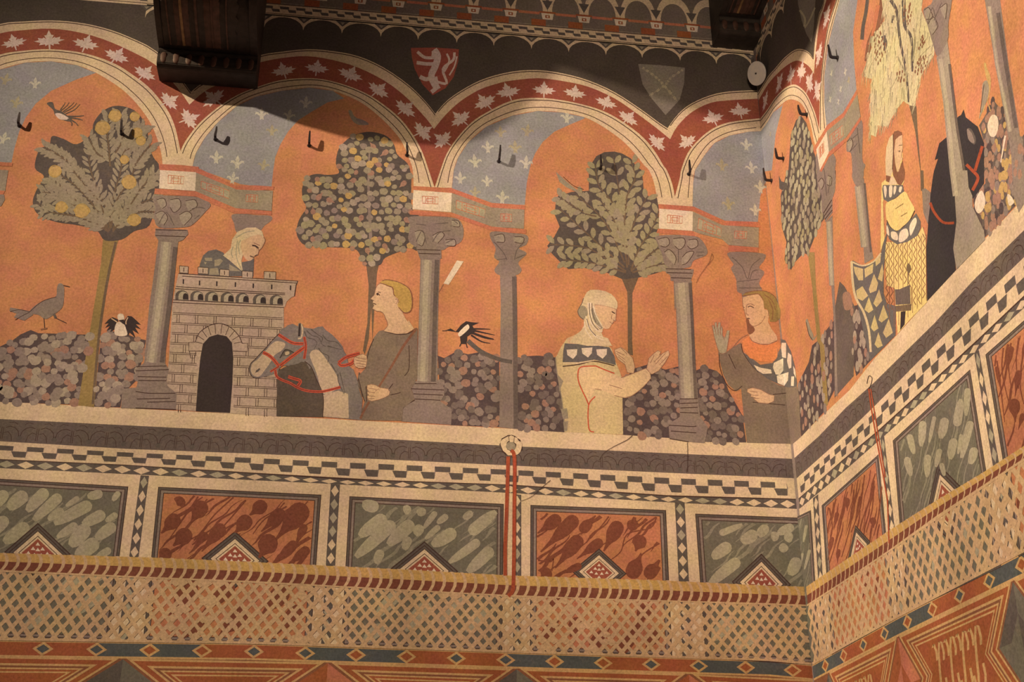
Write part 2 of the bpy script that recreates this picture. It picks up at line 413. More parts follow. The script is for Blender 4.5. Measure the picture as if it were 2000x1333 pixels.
P.ps('Z 183 240,200 218,225 207,255 212,275 228,288 258,291 285,300 308,313 328,312 372,305 390,292 440,262 452,238 468,205 470,188 450,150 440,110 434,75 420,64 396,72 370,86 345,68 328,77 292,96 284,102 266,125 272,150 282,178 262', 'treed')
for st in ('E 860 460,830 300,760 150,700 -40 A 700 1150', 'E 860 460,870 300,900 150,940 20 A 960 1150', 'E 850 470,740 290,600 130,450 20', 'E 850 470,680 330,520 240,340 200', 'E 850 480,700 400,560 350,330 330',
           'E 880 470,960 300,1080 160,1230 60', 'E 880 480,1000 330,1120 250,1260 210', 'E 840 440,760 200,620 40 A 420 1180', 'A 860 1300,850 1150,840 1060,850 900', 'A 940 1250,1020 1100,1090 1000', 'A 620 1330,470 1220,340 1150', 'A 1020 1330,1120 1200,1180 1130', 'E 600 240,480 130,400 60', 'E 920 430,1080 330,1240 330', 'E 860 470,760 380,560 260,380 80', 'E 870 450,900 260,1010 80 A 1090 1230', 'E 850 460,640 370,420 330,300 260', 'A 860 1250,760 1200,700 1090', 'A 900 1200,960 1080,940 900', 'A 980 1200,1080 1060,1130 1000', 'E 700 300,520 200,330 170', 'E 780 250,650 100,560 -10', 'E 980 330,1100 150,1200 20'):
    frond(P, st, 'leafp', 14, 21, 6)
cr = P.build('crown', tree)
for x, y, r in ((200, 250, 15), (225, 226, 13), (263, 228, 10), (268, 260, 11), (252, 356, 15), (107, 335, 13), (160, 412, 15), (120, 405, 12), (262, 430, 13), (243, 312, 9), (275, 275, 10)):
    P = mk(2.0); P.disc((x, y), r, 'fruit', n=14, up=True); P.line([(x + r * .9 * math.cos(a * .785), y + r * .9 * math.sin(a * .785)) for a in range(9)], 1.2, 'hair', True); P.build('fruit', tree, 'round yellow fruit')

T = mk(1.2); T.p('F 850 640,980 650,945 800,925 1080,910 1332 J 900 0,880 250,850 370,835 340,860 180 F 870 1200,880 900', 'trunkd')
tree = T.build('painted_tree', AL, 'round-leaved tree behind the blond groom')
P = mk(1.35)
crown2 = Q('Z 640 342,618 340,600 347,590 368,592 392,598 406,584 430,579 455,588 474,602 480,640 483,690 486,704 500,714 520,742 518,752 504,780 492,800 484,818 488,836 440,806 410,803 370,803 345,796 320,776 302,770 284,758 268,738 260,715 258,690 265,670 280,660 295,656 320,662 338')
P.pp(crown2, 'treed', True); P.line('F 900 640,890 400,880 200 B 880 1300,890 1150', 7, 'disca', taper=.6)
P.dabs()
for q in fill(crown2, 15, 4.5):
    t = rnd(0, 1)
    if t < .12: P.drop(q[0], q[1], 5, q[0] + rnd(-12, 12), q[1] + rnd(-12, 12), 'discc')
    else: P.disc(q, rnd(5.5, 8.8), ('leafp', 'leafp', 'disca', 'leafg', 'discb', 'leafp', 'leafg', 'fruit')[int(t * 7.99)], n=11)
P.build('crown', tree)

T = mk(1.2); T.p('G 850 830,990 830,940 960,938 1332 K 945 380,905 370,903 0 G 905 1100,900 950', 'trunkd')
tree = T.build('painted_tree', AL, 'feathery-leaved tree behind the veiled woman')
P = mk(1.35)
P.p('C 600 1332,620 1280,660 1220,720 1190,800 1185,860 1200,930 1240,970 1300 G 1015 0,1030 180,1080 210,1150 220,1145 300,1145 450,1120 500,1170 600,1215 700,1200 780,1100 812,990 838,900 850,860 850,740 800,560 762,440 772,380 720,310 650,275 590,330 520,372 440,335 350,340 260,360 200,470 168,600 160,600 0', 'treed')
for st in ('G 900 760,870 500,850 250,810 0 C 790 1230', 'G 880 720,780 500,680 350,500 190', 'G 880 760,700 600,560 470,370 300', 'G 890 790,720 680,560 600,300 580', 'G 890 800,760 760,600 720,400 700',
           'G 910 740,920 520,980 350,1060 200', 'G 930 780,1000 600,1080 480,1150 320', 'G 930 790,1040 690,1130 620,1200 610', 'G 940 800,1060 760,1130 740,1210 730', 'G 860 430,780 250,680 120 C 650 1290', 'G 870 400,900 200,960 60 C 930 1260', 'G 660 360,560 330,370 210', 'G 880 620,800 400,700 250', 'G 900 640,880 420,900 250'):
    frond(P, st, 'leafg', 8, 23, 10)
P.build('crown', tree)

# columns
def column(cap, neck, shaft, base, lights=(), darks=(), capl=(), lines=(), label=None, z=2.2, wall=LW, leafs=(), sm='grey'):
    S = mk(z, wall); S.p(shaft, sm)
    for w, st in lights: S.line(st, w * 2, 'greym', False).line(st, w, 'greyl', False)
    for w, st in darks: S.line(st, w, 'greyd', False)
    c = S.build('painted_column', AL if wall is LW else AR, label)
    C_ = mk(z + .3, wall); C_.ps(cap, 'grey') if cap else None
    for x in leafs: C_.ps(x, 'greym')
    for x in leafs: C_.line(x, 1.3, 'line')
    for x in capl: C_.line(x, 1.6, 'greyd')
    if cap: C_.build('capital', c)
    for nm, st in (('collar', neck), ('base', base)):
        if not st: continue
        N_ = mk(z + .4, wall); N_.p(st, 'grey'); q = Q(st); y0, y1 = min(p[1] for p in q) - 3, max(p[1] for p in q) + 3
        for x in lines:
            if all(y0 <= p[1] <= y1 for p in Q(x)): N_.line(x, 1.6, 'line')
        N_.build(nm, c)
    return c
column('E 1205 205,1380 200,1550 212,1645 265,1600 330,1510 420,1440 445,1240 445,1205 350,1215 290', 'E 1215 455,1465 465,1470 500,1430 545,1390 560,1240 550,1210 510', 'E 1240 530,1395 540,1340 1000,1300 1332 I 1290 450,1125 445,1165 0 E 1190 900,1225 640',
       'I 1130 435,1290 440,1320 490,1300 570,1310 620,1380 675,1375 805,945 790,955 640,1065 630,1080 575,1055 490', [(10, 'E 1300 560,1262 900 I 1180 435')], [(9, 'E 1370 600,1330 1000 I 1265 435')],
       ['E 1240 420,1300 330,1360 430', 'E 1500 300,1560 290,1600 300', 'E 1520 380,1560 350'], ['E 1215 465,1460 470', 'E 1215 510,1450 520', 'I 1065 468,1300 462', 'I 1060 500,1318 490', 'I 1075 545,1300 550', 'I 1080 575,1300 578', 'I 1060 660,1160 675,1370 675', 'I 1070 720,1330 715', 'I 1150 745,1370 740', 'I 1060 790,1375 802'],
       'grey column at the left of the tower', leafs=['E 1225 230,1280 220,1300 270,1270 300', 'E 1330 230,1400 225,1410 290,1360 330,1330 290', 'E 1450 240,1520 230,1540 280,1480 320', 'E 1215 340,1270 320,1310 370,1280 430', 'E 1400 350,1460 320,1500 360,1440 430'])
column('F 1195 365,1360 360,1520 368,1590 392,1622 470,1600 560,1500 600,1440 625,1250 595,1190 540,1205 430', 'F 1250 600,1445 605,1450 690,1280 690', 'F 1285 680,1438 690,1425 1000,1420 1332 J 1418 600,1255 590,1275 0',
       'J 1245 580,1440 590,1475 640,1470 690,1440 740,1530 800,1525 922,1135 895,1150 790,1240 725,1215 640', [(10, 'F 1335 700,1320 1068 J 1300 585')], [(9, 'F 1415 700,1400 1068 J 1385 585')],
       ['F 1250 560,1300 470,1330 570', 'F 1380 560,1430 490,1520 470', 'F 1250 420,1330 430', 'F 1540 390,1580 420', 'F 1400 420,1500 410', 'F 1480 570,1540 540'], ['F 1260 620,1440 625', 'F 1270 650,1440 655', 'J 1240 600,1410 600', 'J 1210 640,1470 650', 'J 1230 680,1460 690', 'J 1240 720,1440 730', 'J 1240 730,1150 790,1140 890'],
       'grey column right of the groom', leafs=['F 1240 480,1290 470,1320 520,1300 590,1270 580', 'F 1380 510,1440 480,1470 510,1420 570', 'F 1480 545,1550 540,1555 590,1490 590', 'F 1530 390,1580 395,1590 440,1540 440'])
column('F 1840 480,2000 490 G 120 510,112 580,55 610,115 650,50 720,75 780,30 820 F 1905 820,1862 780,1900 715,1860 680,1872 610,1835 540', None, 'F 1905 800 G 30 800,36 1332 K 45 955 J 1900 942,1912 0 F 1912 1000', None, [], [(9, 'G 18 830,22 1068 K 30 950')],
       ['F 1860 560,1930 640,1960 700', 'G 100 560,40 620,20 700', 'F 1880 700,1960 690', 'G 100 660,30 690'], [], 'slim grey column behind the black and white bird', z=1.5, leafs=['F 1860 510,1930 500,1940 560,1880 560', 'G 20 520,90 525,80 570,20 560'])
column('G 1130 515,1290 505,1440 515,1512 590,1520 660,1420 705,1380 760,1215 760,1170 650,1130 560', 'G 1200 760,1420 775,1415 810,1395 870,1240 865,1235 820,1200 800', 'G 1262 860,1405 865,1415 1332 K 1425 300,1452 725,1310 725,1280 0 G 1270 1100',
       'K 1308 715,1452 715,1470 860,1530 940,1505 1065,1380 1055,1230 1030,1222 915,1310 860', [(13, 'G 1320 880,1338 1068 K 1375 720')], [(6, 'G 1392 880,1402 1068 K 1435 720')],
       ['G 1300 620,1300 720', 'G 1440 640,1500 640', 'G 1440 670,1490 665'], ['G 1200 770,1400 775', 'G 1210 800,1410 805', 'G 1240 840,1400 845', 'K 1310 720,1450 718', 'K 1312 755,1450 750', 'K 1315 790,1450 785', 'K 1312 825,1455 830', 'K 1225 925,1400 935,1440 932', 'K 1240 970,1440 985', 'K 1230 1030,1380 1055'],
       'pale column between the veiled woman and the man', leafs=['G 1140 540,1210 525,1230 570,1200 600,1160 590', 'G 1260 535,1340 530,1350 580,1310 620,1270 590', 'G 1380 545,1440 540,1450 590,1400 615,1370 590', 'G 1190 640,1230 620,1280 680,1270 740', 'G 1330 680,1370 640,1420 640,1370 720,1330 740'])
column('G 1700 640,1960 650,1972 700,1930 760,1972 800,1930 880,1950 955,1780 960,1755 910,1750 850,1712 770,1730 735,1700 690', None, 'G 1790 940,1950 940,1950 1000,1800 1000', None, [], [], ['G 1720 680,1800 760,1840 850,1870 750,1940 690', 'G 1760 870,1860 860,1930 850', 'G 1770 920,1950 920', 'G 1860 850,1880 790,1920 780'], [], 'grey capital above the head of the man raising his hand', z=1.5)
column('E 1810 350,1900 340 F 0 350,112 356,122 390,60 440,0 520 E 1900 520,1845 480,1830 420', None, 'E 1880 440 F 20 440,0 600 E 1880 560', None, [], [], [], [], 'grey capital above the woman in the tower', z=.95)

# entablature blocks over the columns
def block(polys, label, wall=LW, par=None, z=2.8):
    P = mk(z, wall)
    for mat, st in polys:
        if mat.startswith('pat'):
            q = Q(st); P.pp(q, 'blobg' if mat == 'patg' else 'block')
            P.line(q + q[:1], 1.3, 'strip', False)
            cx = [sum(p[i] for p in q) / 4 for i in (0, 1)]
            for a in (.45,):
                P.line([(cx[0] + (p[0] - cx[0]) * a, cx[1] + (p[1] - cx[1]) * a) for p in q + q[:1]], 1.3, 'strip', False)
            for t in (.2, .35, .65, .8):
                A = [q[0][i] * (1 - t) + q[1][i] * t for i in (0, 1)]; B = [q[3][i] * (1 - t) + q[2][i] * t for i in (0, 1)]
                P.line([A, B], 1.1, 'strip', False)
        else: P.p(st, mat)
    P.build('painted_abacus', par or AL, label)
block([('block', 'E 1250 -2,1532 10,1525 162,1243 142'), ('grblock', 'E 1532 10,1842 140,1842 300,1525 165'), ('grblock', 'E 1842 140 F 0 155,132 160,122 318,0 308 E 1842 300'),
       ('strip', 'A 1240 1283,1400 1290,1552 1305 E 1555 0,1535 15,1245 -2'), ('strip', 'E 1530 -10,1560 -12,1835 118,1842 148,1532 18'), ('strip', 'E 1835 118 F 0 118,142 128,138 152,0 158 E 1842 150'),
       ('strip', 'E 1210 143,1530 164,1535 206,1205 186'), ('strip', 'E 1530 164,1845 298,1842 342,1535 206'), ('strip', 'E 1840 296 F 0 310,122 320,122 350,0 342 E 1840 340'),
       ('pat', 'E 1315 38,1438 50,1432 108,1312 102'), ('patg', 'E 1572 85,1792 160,1788 222,1572 140'), ('patg', 'E 1925 190 F 15 195,12 250 E 1922 245')], 'bent block over the capital left of the tower')
block([('block', 'F 1230 152,1530 176,1522 328,1222 305'), ('grblock', 'F 1530 178,1842 285,1842 445,1522 330'), ('grblock', 'F 1842 285 G 0 300,97 308,92 458,0 450 F 1842 445'),
       ('strip', 'F 1225 123,1530 140,1532 178,1228 154'), ('strip', 'F 1530 140,1842 255,1842 292,1530 176'), ('strip', 'F 1842 255 G 0 265,102 275,102 306,0 302 F 1842 292'),
       ('strip', 'F 1205 314,1522 335,1522 366,1200 346'), ('strip', 'F 1522 328,1842 440,1842 472,1520 358'), ('strip', 'F 1842 440 G 0 455,110 460,110 496,0 490 F 1842 472'),
       ('pat', 'F 1300 203,1424 210,1422 264,1300 258'), ('patg', 'F 1565 235,1792 305,1785 370,1565 300'), ('patg', 'F 1912 340,1998 345,1998 402,1912 398')], 'bent block over the capital right of the groom')
block([('block', 'G 1150 298,1412 322,1410 474,1148 456'), ('grblock', 'G 1412 322,1645 430,1642 540,1410 482'), ('grblock', 'G 1642 428,1928 448,1926 604,1690 584,1642 540'),
       ('strip', 'G 1142 264,1422 284,1425 320,1146 300'), ('strip', 'G 1420 284,1662 394,1658 432,1420 318'), ('strip', 'G 1660 394,1928 404,1942 446,1652 430'),
       ('strip', 'G 1140 456,1422 478,1432 516,1128 490'), ('orange', 'G 1420 478,1700 588,1690 602,1430 516'), ('strip', 'G 1690 586,1926 604,1922 642,1690 630'),
       ('pat', 'G 1215 350,1332 360,1328 416,1213 410'), ('patg', 'G 1460 375,1635 455,1630 520,1450 460'), ('patg', 'G 1740 475,1835 480,1830 535,1738 530')], 'bent block over the pale column near the corner')
block([('grblock', 'E -100 -10,65 0,40 165,-100 158'), ('strip', 'A -100 1258,100 1275,95 1302,-100 1290'), ('strip', 'E -100 155,40 160,25 190,-100 186'), ('grey', 'E -100 186,32 190,38 230,10 280,-100 290')], 'end of a bent block cut by the left edge')

# ---- tower with the woman looking out
P = mk(1.9)
P.p('a 440 800,440 790,470 640,510 530,580 470,680 450,770 490,860 590,940 660,1000 620,1110 600,1175 570,1165 800', 'vair')
for st in ('a 530 560,630 560,630 600,540 600', 'a 520 610,560 620,540 650', 'a 660 590,740 570,770 600,720 660,660 670', 'a 600 700,700 690,720 780,590 780', 'a 850 640,930 690,1000 735,850 730'): P.p(st, 'grblock')
wt = P.build('painted_woman', AL, 'veiled woman looking out over the tower battlements')
P = mk(2.0); P.ps('a 1010 330,1130 280,1230 250,1300 285,1318 340,1275 430,1240 465,1222 520,1185 535,1165 570,1110 602,1060 570,1015 480', 'skin')
P.line('a 1150 400,1190 405,1235 440', 3.2, 'line').line('a 1170 365,1250 400', 1.6, 'skind').line('a 1120 535,1175 555', 1.8, 'line').line('a 1300 290,1318 340,1275 430,1240 465,1222 520,1185 535', 1.5, 'skind').line('a 1180 540,1215 520', 1.3, 'line').line('a 1240 470,1225 430', 1.2, 'skind')
P.build('face', wt)
P = mk(2.1); P.p('a 1300 290,1280 215,1200 165,1080 168,960 222,890 320,870 440,770 530,850 590,920 650,1030 745,1012 640,1010 600,1030 520,1000 420,1010 340,1130 285,1235 255', 'veil')
for st in ('a 960 340,940 480,960 600,1020 730', 'a 900 420,880 500,900 560', 'a 1000 330,970 400,990 520', 'a 940 300,1060 230,1180 210'): P.line(st, 2, 'blobg')
P.build('veil', wt, 'pale veil')
P = mk(2.2)
P.p('a 190 762,1000 815,1600 850,1745 862,1742 895,1722 910,1700 1060,1660 1075,1600 1130,1575 1200 J 217 0,217 150,165 560,160 855 I 2000 845,1530 815,1360 802,1290 700,1320 400,1345 0 a 110 1180,160 900', 'tower')
for st in ('a 190 765,1000 818,1745 865', 'a 240 800,1000 845,1740 890', 'a 160 935,900 985,1580 1022', 'a 150 962,900 1010,1580 1042', 'a 120 1108,1550 1178', 'a 115 1142,1560 1208', 'a 1742 870,1722 910,1700 1060'): P.line(st, 1.5, 'line', False)
P.k += 1
for x, y in ((255, 870), (465, 888), (690, 898), (932, 910), (1165, 926), (1405, 940), (1650, 952)): P.p('a %d %d,%d %d,%d %d,%d %d' % (x-9, y-32, x+10, y-30, x+8, y+32, x-10, y+30), 'slit', up=False)
for r in range(12):
    y = 611 + r * 19.5 if r < 12 else 0
    xr = 552 - r * .9; xl = 338 - r * 1.6
    if 668 > y > 640 or y > 668: segs = [(xl, 384), (456, xr)] if y > 650 else [(xl, xr)]
    else: segs = [(xl, xr)]
    for a_, b_ in segs:
        if y > 790: continue
        for dy in (0, 3.2):
            P.line([(a_, y + dy + (a_ - 340) * .05), (b_, y + dy + (b_ - 340) * .05)], 1.1, 'line', False, up=False)
        x = a_ + 8 + (r % 2) * 17
        while x < b_ - 6:
            for dx in (0, 4.5): P.line([(x + dx, y + 4 + (x - 340) * .05), (x + dx - .6, y + 19 + (x - 340) * .05)], 1.1, 'line', False, up=False)
            x += 36
tw = P.build('painted_tower', AL, 'pale stone gate tower with battlements')
for st in ('a 205 665,318 675,315 765,205 755', 'a 445 680,578 690,575 775,445 765', 'a 730 708,852 718,850 805,728 795', 'a 1018 730,1158 740,1155 828,1018 820', 'a 1305 738,1458 745,1455 845,1303 835'):
    P = mk(2.6); q = Q(st); P.pp(q, 'tower', up=True); P.line(q + q[:1], 1.2, 'line', False, up=False)
    cx = sum(p[0] for p in q) / 4; cy = sum(p[1] for p in q) / 4
    P.line([(cx, cy - 4), (cx, cy + 4)], 1.6, 'line', False, up=True)
    P.build('merlon', tw)
P = mk(2.6)
for x, y in ((235, 1055), (430, 1062), (620, 1072), (825, 1082), (1020, 1090), (1245, 1105), (1465, 1115)):
    for dx, w, h, mt, dy in ((0, 85, 72, 'frame', 0), (18, 62, 60, 'greyl', 4), (48, 35, 46, 'slit', 12)):
        P.p('a ' + ','.join('%.0f %.0f' % (x + dx + w * math.cos(t), y + dy + (-h * math.sin(t))) for t in [math.pi * i / 8 for i in range(9)]) + ',%d %d,%d %d' % (x + dx - w, y + 52 - dx * .1, x + dx + w, y + 58 - dx * .1), mt)
P.build('corbel_arcade', tw)
P = mk(2.6)
P.p('I 1480 275,1525 275,1560 200,1640 145,1720 130,1800 160,1865 225,1895 280,1935 285,1932 350,1815 345,1580 345,1480 345', 'tower')
P.line('I 1525 275,1560 200,1640 145,1720 130,1800 160,1865 225,1892 285', 1.5, 'line')
for t in range(10):
    a = math.pi * (t + .5) / 10
    P.line('I %.0f %.0f,%.0f %.0f' % (1705 + 125 * math.cos(a), 300 - 90 * math.sin(a), 1707 + 182 * math.cos(a), 300 - 165 * math.sin(a)), 1.2, 'line', False)
P.line('I 1892 285,1935 285,1932 350,1820 345', 1.3, 'line', False).line('I 1525 275,1475 278,1475 345,1575 345', 1.3, 'line', False).line('I 1480 345,1490 400,1520 400,1530 350', 1.2, 'line', False)
P.p('I 1530 815,1545 600,1565 400,1585 290,1635 235,1700 215,1770 230,1812 280,1822 400,1815 600,1797 828', 'slit')
P.build('gateway', tw, 'dark round-arched gateway')

# ---- grey horse
P = mk(3.0)
P.p('J 165 570,170 500,300 430,380 420,430 470,480 560,530 680,528 862,160 855', 'chest')
P.p('b 540 260,580 190,640 170,680 135,760 108,850 150,860 100,890 92,915 130,950 170,1100 190,1170 160,1250 150,1300 210,1400 280,1500 380,1570 470,1600 560,1640 620,1680 800,1750 850,1810 1000,1850 1200,1900 1332 J 820 885,525 858,525 700,470 560,430 470 b 1040 850,980 730,900 730,850 760,700 790,600 790,550 830,520 890,430 940,330 965,230 990,150 992,85 945,58 860,80 760,150 690,250 580,330 500,420 390,500 310', 'horse')
P.ps('b 520 390,640 430,600 530,470 620,400 740,320 850,230 960,140 960,85 880,105 760,200 680,330 540,430 430', 'horsel')
P.ps('J 530 680,470 510,420 370,490 340,590 470,640 560,640 630', 'horsel'); P.p('J 525 690,640 655,720 680,725 872,525 858', 'horsel')
for st in ('b 955 230,1000 330,1100 360,1160 420,1110 520', 'b 990 220,1080 300,1180 330,1230 420', 'b 1060 200,1180 290,1250 340,1230 430,1300 480', 'b 1250 290,1330 380,1480 410,1570 510', 'b 1180 500,1240 580,1350 640,1330 740', 'b 1330 470,1440 500,1560 530', 'b 1390 760,1440 850,1480 900', 'b 1500 920,1510 1060,1600 1250', 'b 1530 900,1570 1050,1610 1240', 'b 1850 900,1830 1060,1900 1300'):
    P.line(st, 2.2, 'frame', taper=.5)
P.p('b 860 170,870 110,890 105,892 200,885 310,850 315', 'slit'); P.line('b 905 110,925 200,905 330,850 350', 3, 'horsel')
P.p('b 555 670,600 590,640 535,700 535,780 575,720 620,640 630,600 635', 'frame'); P.ps('b 640 570,700 560,710 600,650 620', 'horsel'); P.line('b 555 670,600 585,645 530,710 540,785 580', 1.6, 'slit')
P.p('b 150 910,170 870,220 830,235 850,200 890', 'frame'); P.line('b 540 270,420 390,330 500,250 580,150 690,80 760,58 860,85 945,150 992,230 990', 1.4, 'line')
P.line('J 520 860,525 700,470 560,430 470,380 425', 1.5, 'line')
hs = P.build('painted_horse', AL, 'grey dappled horse head and neck before the tower')
for nm, lab, sts in (('bridle', 'red bridle', (('b 535 285,650 360,780 425,940 435', 6), ('b 280 575,370 620,450 690,540 800', 6.5), ('b 560 790,740 650,960 490', 6.5), ('b 950 320,970 420,975 520,950 680', 5), ('b 400 890,480 840,540 800', 4))),
        ('rein', 'red rein under the jaw', (('b 480 860,500 960,580 1020,720 1075,850 1150,1000 1200,1200 1215,1350 1190,1540 1140', 5), ('b 690 970,780 1000,890 1040,850 1120', 6))),
        ('rein', 'red rein in the hand of the groom', (('b 1510 745,1640 650,1850 590', 6), ('b 1510 745,1560 790,1700 760,1790 680', 6)))):
    P = mk(3.4)
    for st, w in sts: P.line(st, w, 'rein'); P.line(st, 1, 'line')
    P.build(nm, hs, lab)


# ---- groom
P = mk(3.4)
P.p('J 1000 180,960 190,920 240,880 330,850 400,855 480,800 540,800 600,830 680,850 740,830 800,820 885,1140 890,1150 790,1240 722,1212 640,1240 590,1258 560,1262 165,1190 207,1100 213', 'robe')
for st in ('J 1195 300,1195 480,1160 540', 'J 1050 690,1130 670', 'J 860 620,865 740', 'J 920 250,880 350,855 480', 'J 800 560,830 680,850 740', 'J 1000 190,1100 215,1190 208,1255 165', 'J 1040 640,1070 600'): P.line(st, 1.5, 'line')
P.line('J 1252 170,1150 310,1050 480,960 625', 5.5, 'spot', True, .3).line('J 885 740,840 820,815 875', 4.5, 'spot')
gm = P.build('painted_man', AL, 'blond groom in a grey robe leading the grey horse')
P = mk(3.6)
P.p('c 690 320,800 350,900 400,1000 430,1040 520,1050 620,1100 680,1160 720,1180 800,1150 860,1170 940,1260 1030,1310 1140,1360 1240,1430 1332 J 1190 100,1235 172,1180 207,1100 212,1000 190,1030 140,1005 60 c 850 1332,840 1250,800 1130,720 1060,600 1040,500 980,520 940,540 900,520 860,510 820,520 790,455 735,470 700,540 630,560 560,590 450,620 390', 'skin')
for st, w in (('c 600 600,640 580,690 640', 1.6), ('c 640 545,715 560', 1.3), ('c 520 840,600 870', 1.7), ('c 460 745,530 770', 1.3), ('c 690 320,620 390,590 450,560 560,540 630,470 700,455 735', 1), ('c 500 980,600 1040,720 1060,800 1130,845 1270', 1.2), ('c 1090 740,1140 730,1150 800,1100 860', 1.2), ('J 1000 60,1030 140,990 190', 1)): P.line(st, w, 'line' if w > 1.25 else 'skind')
P.p('c 605 590,640 580,660 610,630 640,605 625', 'line')
P.build('head', gm)
P = mk(3.8); P.ps('c 690 312,760 252,900 228,1050 250,1200 300,1350 370,1450 460,1515 580,1532 720,1522 900,1500 1020,1420 1070,1330 1085,1260 1020,1180 950,1150 870,1190 800,1165 720,1080 650,1050 600,1045 500,1010 420,900 385,790 338', 'hair')
for st in ('c 690 312,790 338,900 385,1010 420,1045 500,1050 600,1090 650', 'c 1180 950,1330 1085,1500 1020,1530 720,1450 460,1200 300,900 228,760 252'): P.line(st, 1.7, 'spot')
P.build('hair', gm, 'rolled blond hair')
def hand(st, par, fingers=(), mat='skin', z=3.9, both=False):
    P = mk(z, both=both); P.p(st, mat)
    q = Q(st); P.line(q + q[:1], 1.1, 'skind', False)
    for f in fingers: P.line(f, 1.2, 'skind', False)
    return P.build('hand', par)
hand('J 765 400,800 378,835 368,865 385,868 420,858 470,835 480,800 478,775 465,765 440', gm, ['J 780 395,860 410', 'J 775 415,862 432', 'J 780 440,858 452', 'J 790 460,850 470'])
hand('J 870 612,900 605,935 612,970 632,1030 640,1046 665,1040 690,1000 712,950 728,905 738,872 725,868 700,880 690,868 672,880 660,866 640', gm, ['J 880 635,940 645', 'J 875 665,930 672', 'J 880 695,930 700', 'J 875 720,925 715', 'J 930 660,960 640'])

# ---- veiled woman
P = mk(1.9)
P.p('K 430 245,385 310,345 390,350 500,375 640,400 800,410 978,868 998,862 700,860 560,840 500,805 420,780 330,740 290,690 230,560 190', 'yellow')
P.p('K 430 250,560 180,600 300,500 295,440 285', 'skin')
for st in ('K 380 800,430 790,440 870,400 880', 'K 350 520,400 580,370 660,365 600', 'K 400 900,440 890,430 970,408 975'): P.p(st, 'grblock')
P.line('K 340 390,350 500,375 640,400 800,410 970', 2, 'leafp')
wm = P.build('painted_woman', AL, 'woman in a white veil and yellow dress holding out both hands')
P = mk(2.2)
P.p('K 400 345,412 285,600 295,760 315,800 385,812 455,640 412,520 432,395 432', 'vair')
P.k += 1
for x, y in ((468, 362), (585, 350), (700, 360)): P.p('K %d %d,%d %d,%d %d,%d %d,%d %d' % (x-42, y-28, x+42, y-32, x+38, y+12, x+8, y+45, x-35, y+15), 'white', up=False)
P.line('K 395 465,520 450,640 425,800 460', 2, 'line').line('K 400 440,520 438,640 418', 2, 'cream')
P.build('bodice_band', wm, 'grey fur band with three pale shields')
P = mk(2.4)
P.p('K 530 470,640 462,720 492,800 530,860 555,920 530,990 505,1045 480,1080 515,1085 560,1020 630,940 692,880 710,800 692,700 650,650 642,600 745,560 655,520 560', 'sleeve')
for st in ('K 650 462,540 470,515 520,525 600,580 720,598 765', 'K 650 700,598 770,600 950,640 978', 'K 650 460,720 490,800 520'): P.line(st, 2.2, 'rein')
for st in ('K 1085 560,1020 630,940 692,880 710,800 692', 'K 650 640,700 650', 'K 850 555,920 530,1045 480', 'K 760 610,860 640'): P.line(st, 1.3, 'skind')
P.build('sleeve', wm)
hand('K 1050 485,1070 400,1110 362,1140 340,1162 352,1150 378,1222 340,1230 372,1195 435,1145 500,1090 528', wm, ['K 1120 450,1200 360', 'K 1110 430,1170 370', 'K 1150 455,1215 385', 'K 1080 440,1110 380'], z=2.7)
hand('K 800 335,850 315,890 340,942 400,960 470,950 522,900 512,882 450,830 412,808 372', wm, ['K 810 345,880 380', 'K 815 365,880 410', 'K 830 390,885 435', 'K 850 320,900 370'], z=2.3)
P = mk(2.6); P.ps('d 560 440,700 452,860 482,1045 540,1032 590,1040 640,1030 720,1025 795,1000 800,965 825,978 850,945 875,925 900,890 960,820 978,750 955,690 870,620 730,550 560', 'skin')
for st, w, m in (('d 940 600,985 630,1015 640', 2, 'line'), ('d 895 820,945 860,985 830', 1.5, 'skind'), ('d 970 780,1020 815', 1.4, 'skind'), ('d 950 660,935 720,945 770', 1.2, 'skind'), ('d 1040 545,1035 650,1025 795', 1, 'skind'), ('d 570 455,700 458,860 490,1045 550', 1.3, 'skind')): P.line(st, w, m)
P.build('face', wm)
P = mk(2.7)
P.p('d 1065 400,1068 500,1045 548,860 490,700 456,560 450,600 640,680 780,740 900,760 960,720 1070,760 1150,860 1180,940 1332,960 1345,400 1345,20 1270,150 1120,280 1010,338 900,335 775,250 710,205 610,230 530,290 430,330 310,400 180,480 130,640 128,800 158,930 220,1010 300', 'veil')
P.ps('d 210 610,240 520,320 470,400 540,420 650,370 740,310 760,240 700', 'grblock'); P.p('d 480 540,560 520,700 880,750 960,690 990,600 900,520 760', 'grblock')
for st in ('d 430 400,440 640,500 860,620 1010,740 1030', 'd 480 400,490 640,560 840,700 960', 'd 540 480,600 680,720 900', 'd 380 700,420 900,560 1100,740 1150', 'd 350 820,380 1000,520 1200', 'd 450 900,560 1120,760 1220'):
    P.line(st, 2.4, 'white', taper=.4)
for st in ('d 455 420,465 640,530 860,650 1000', 'd 510 420,530 660,600 840', 'd 400 760,470 980,600 1130', 'd 330 310,290 430,230 530,205 610,250 710,335 775'): P.line(st, 1.4, 'greyd')
P.build('veil', wm, 'white veil wound round head and neck')

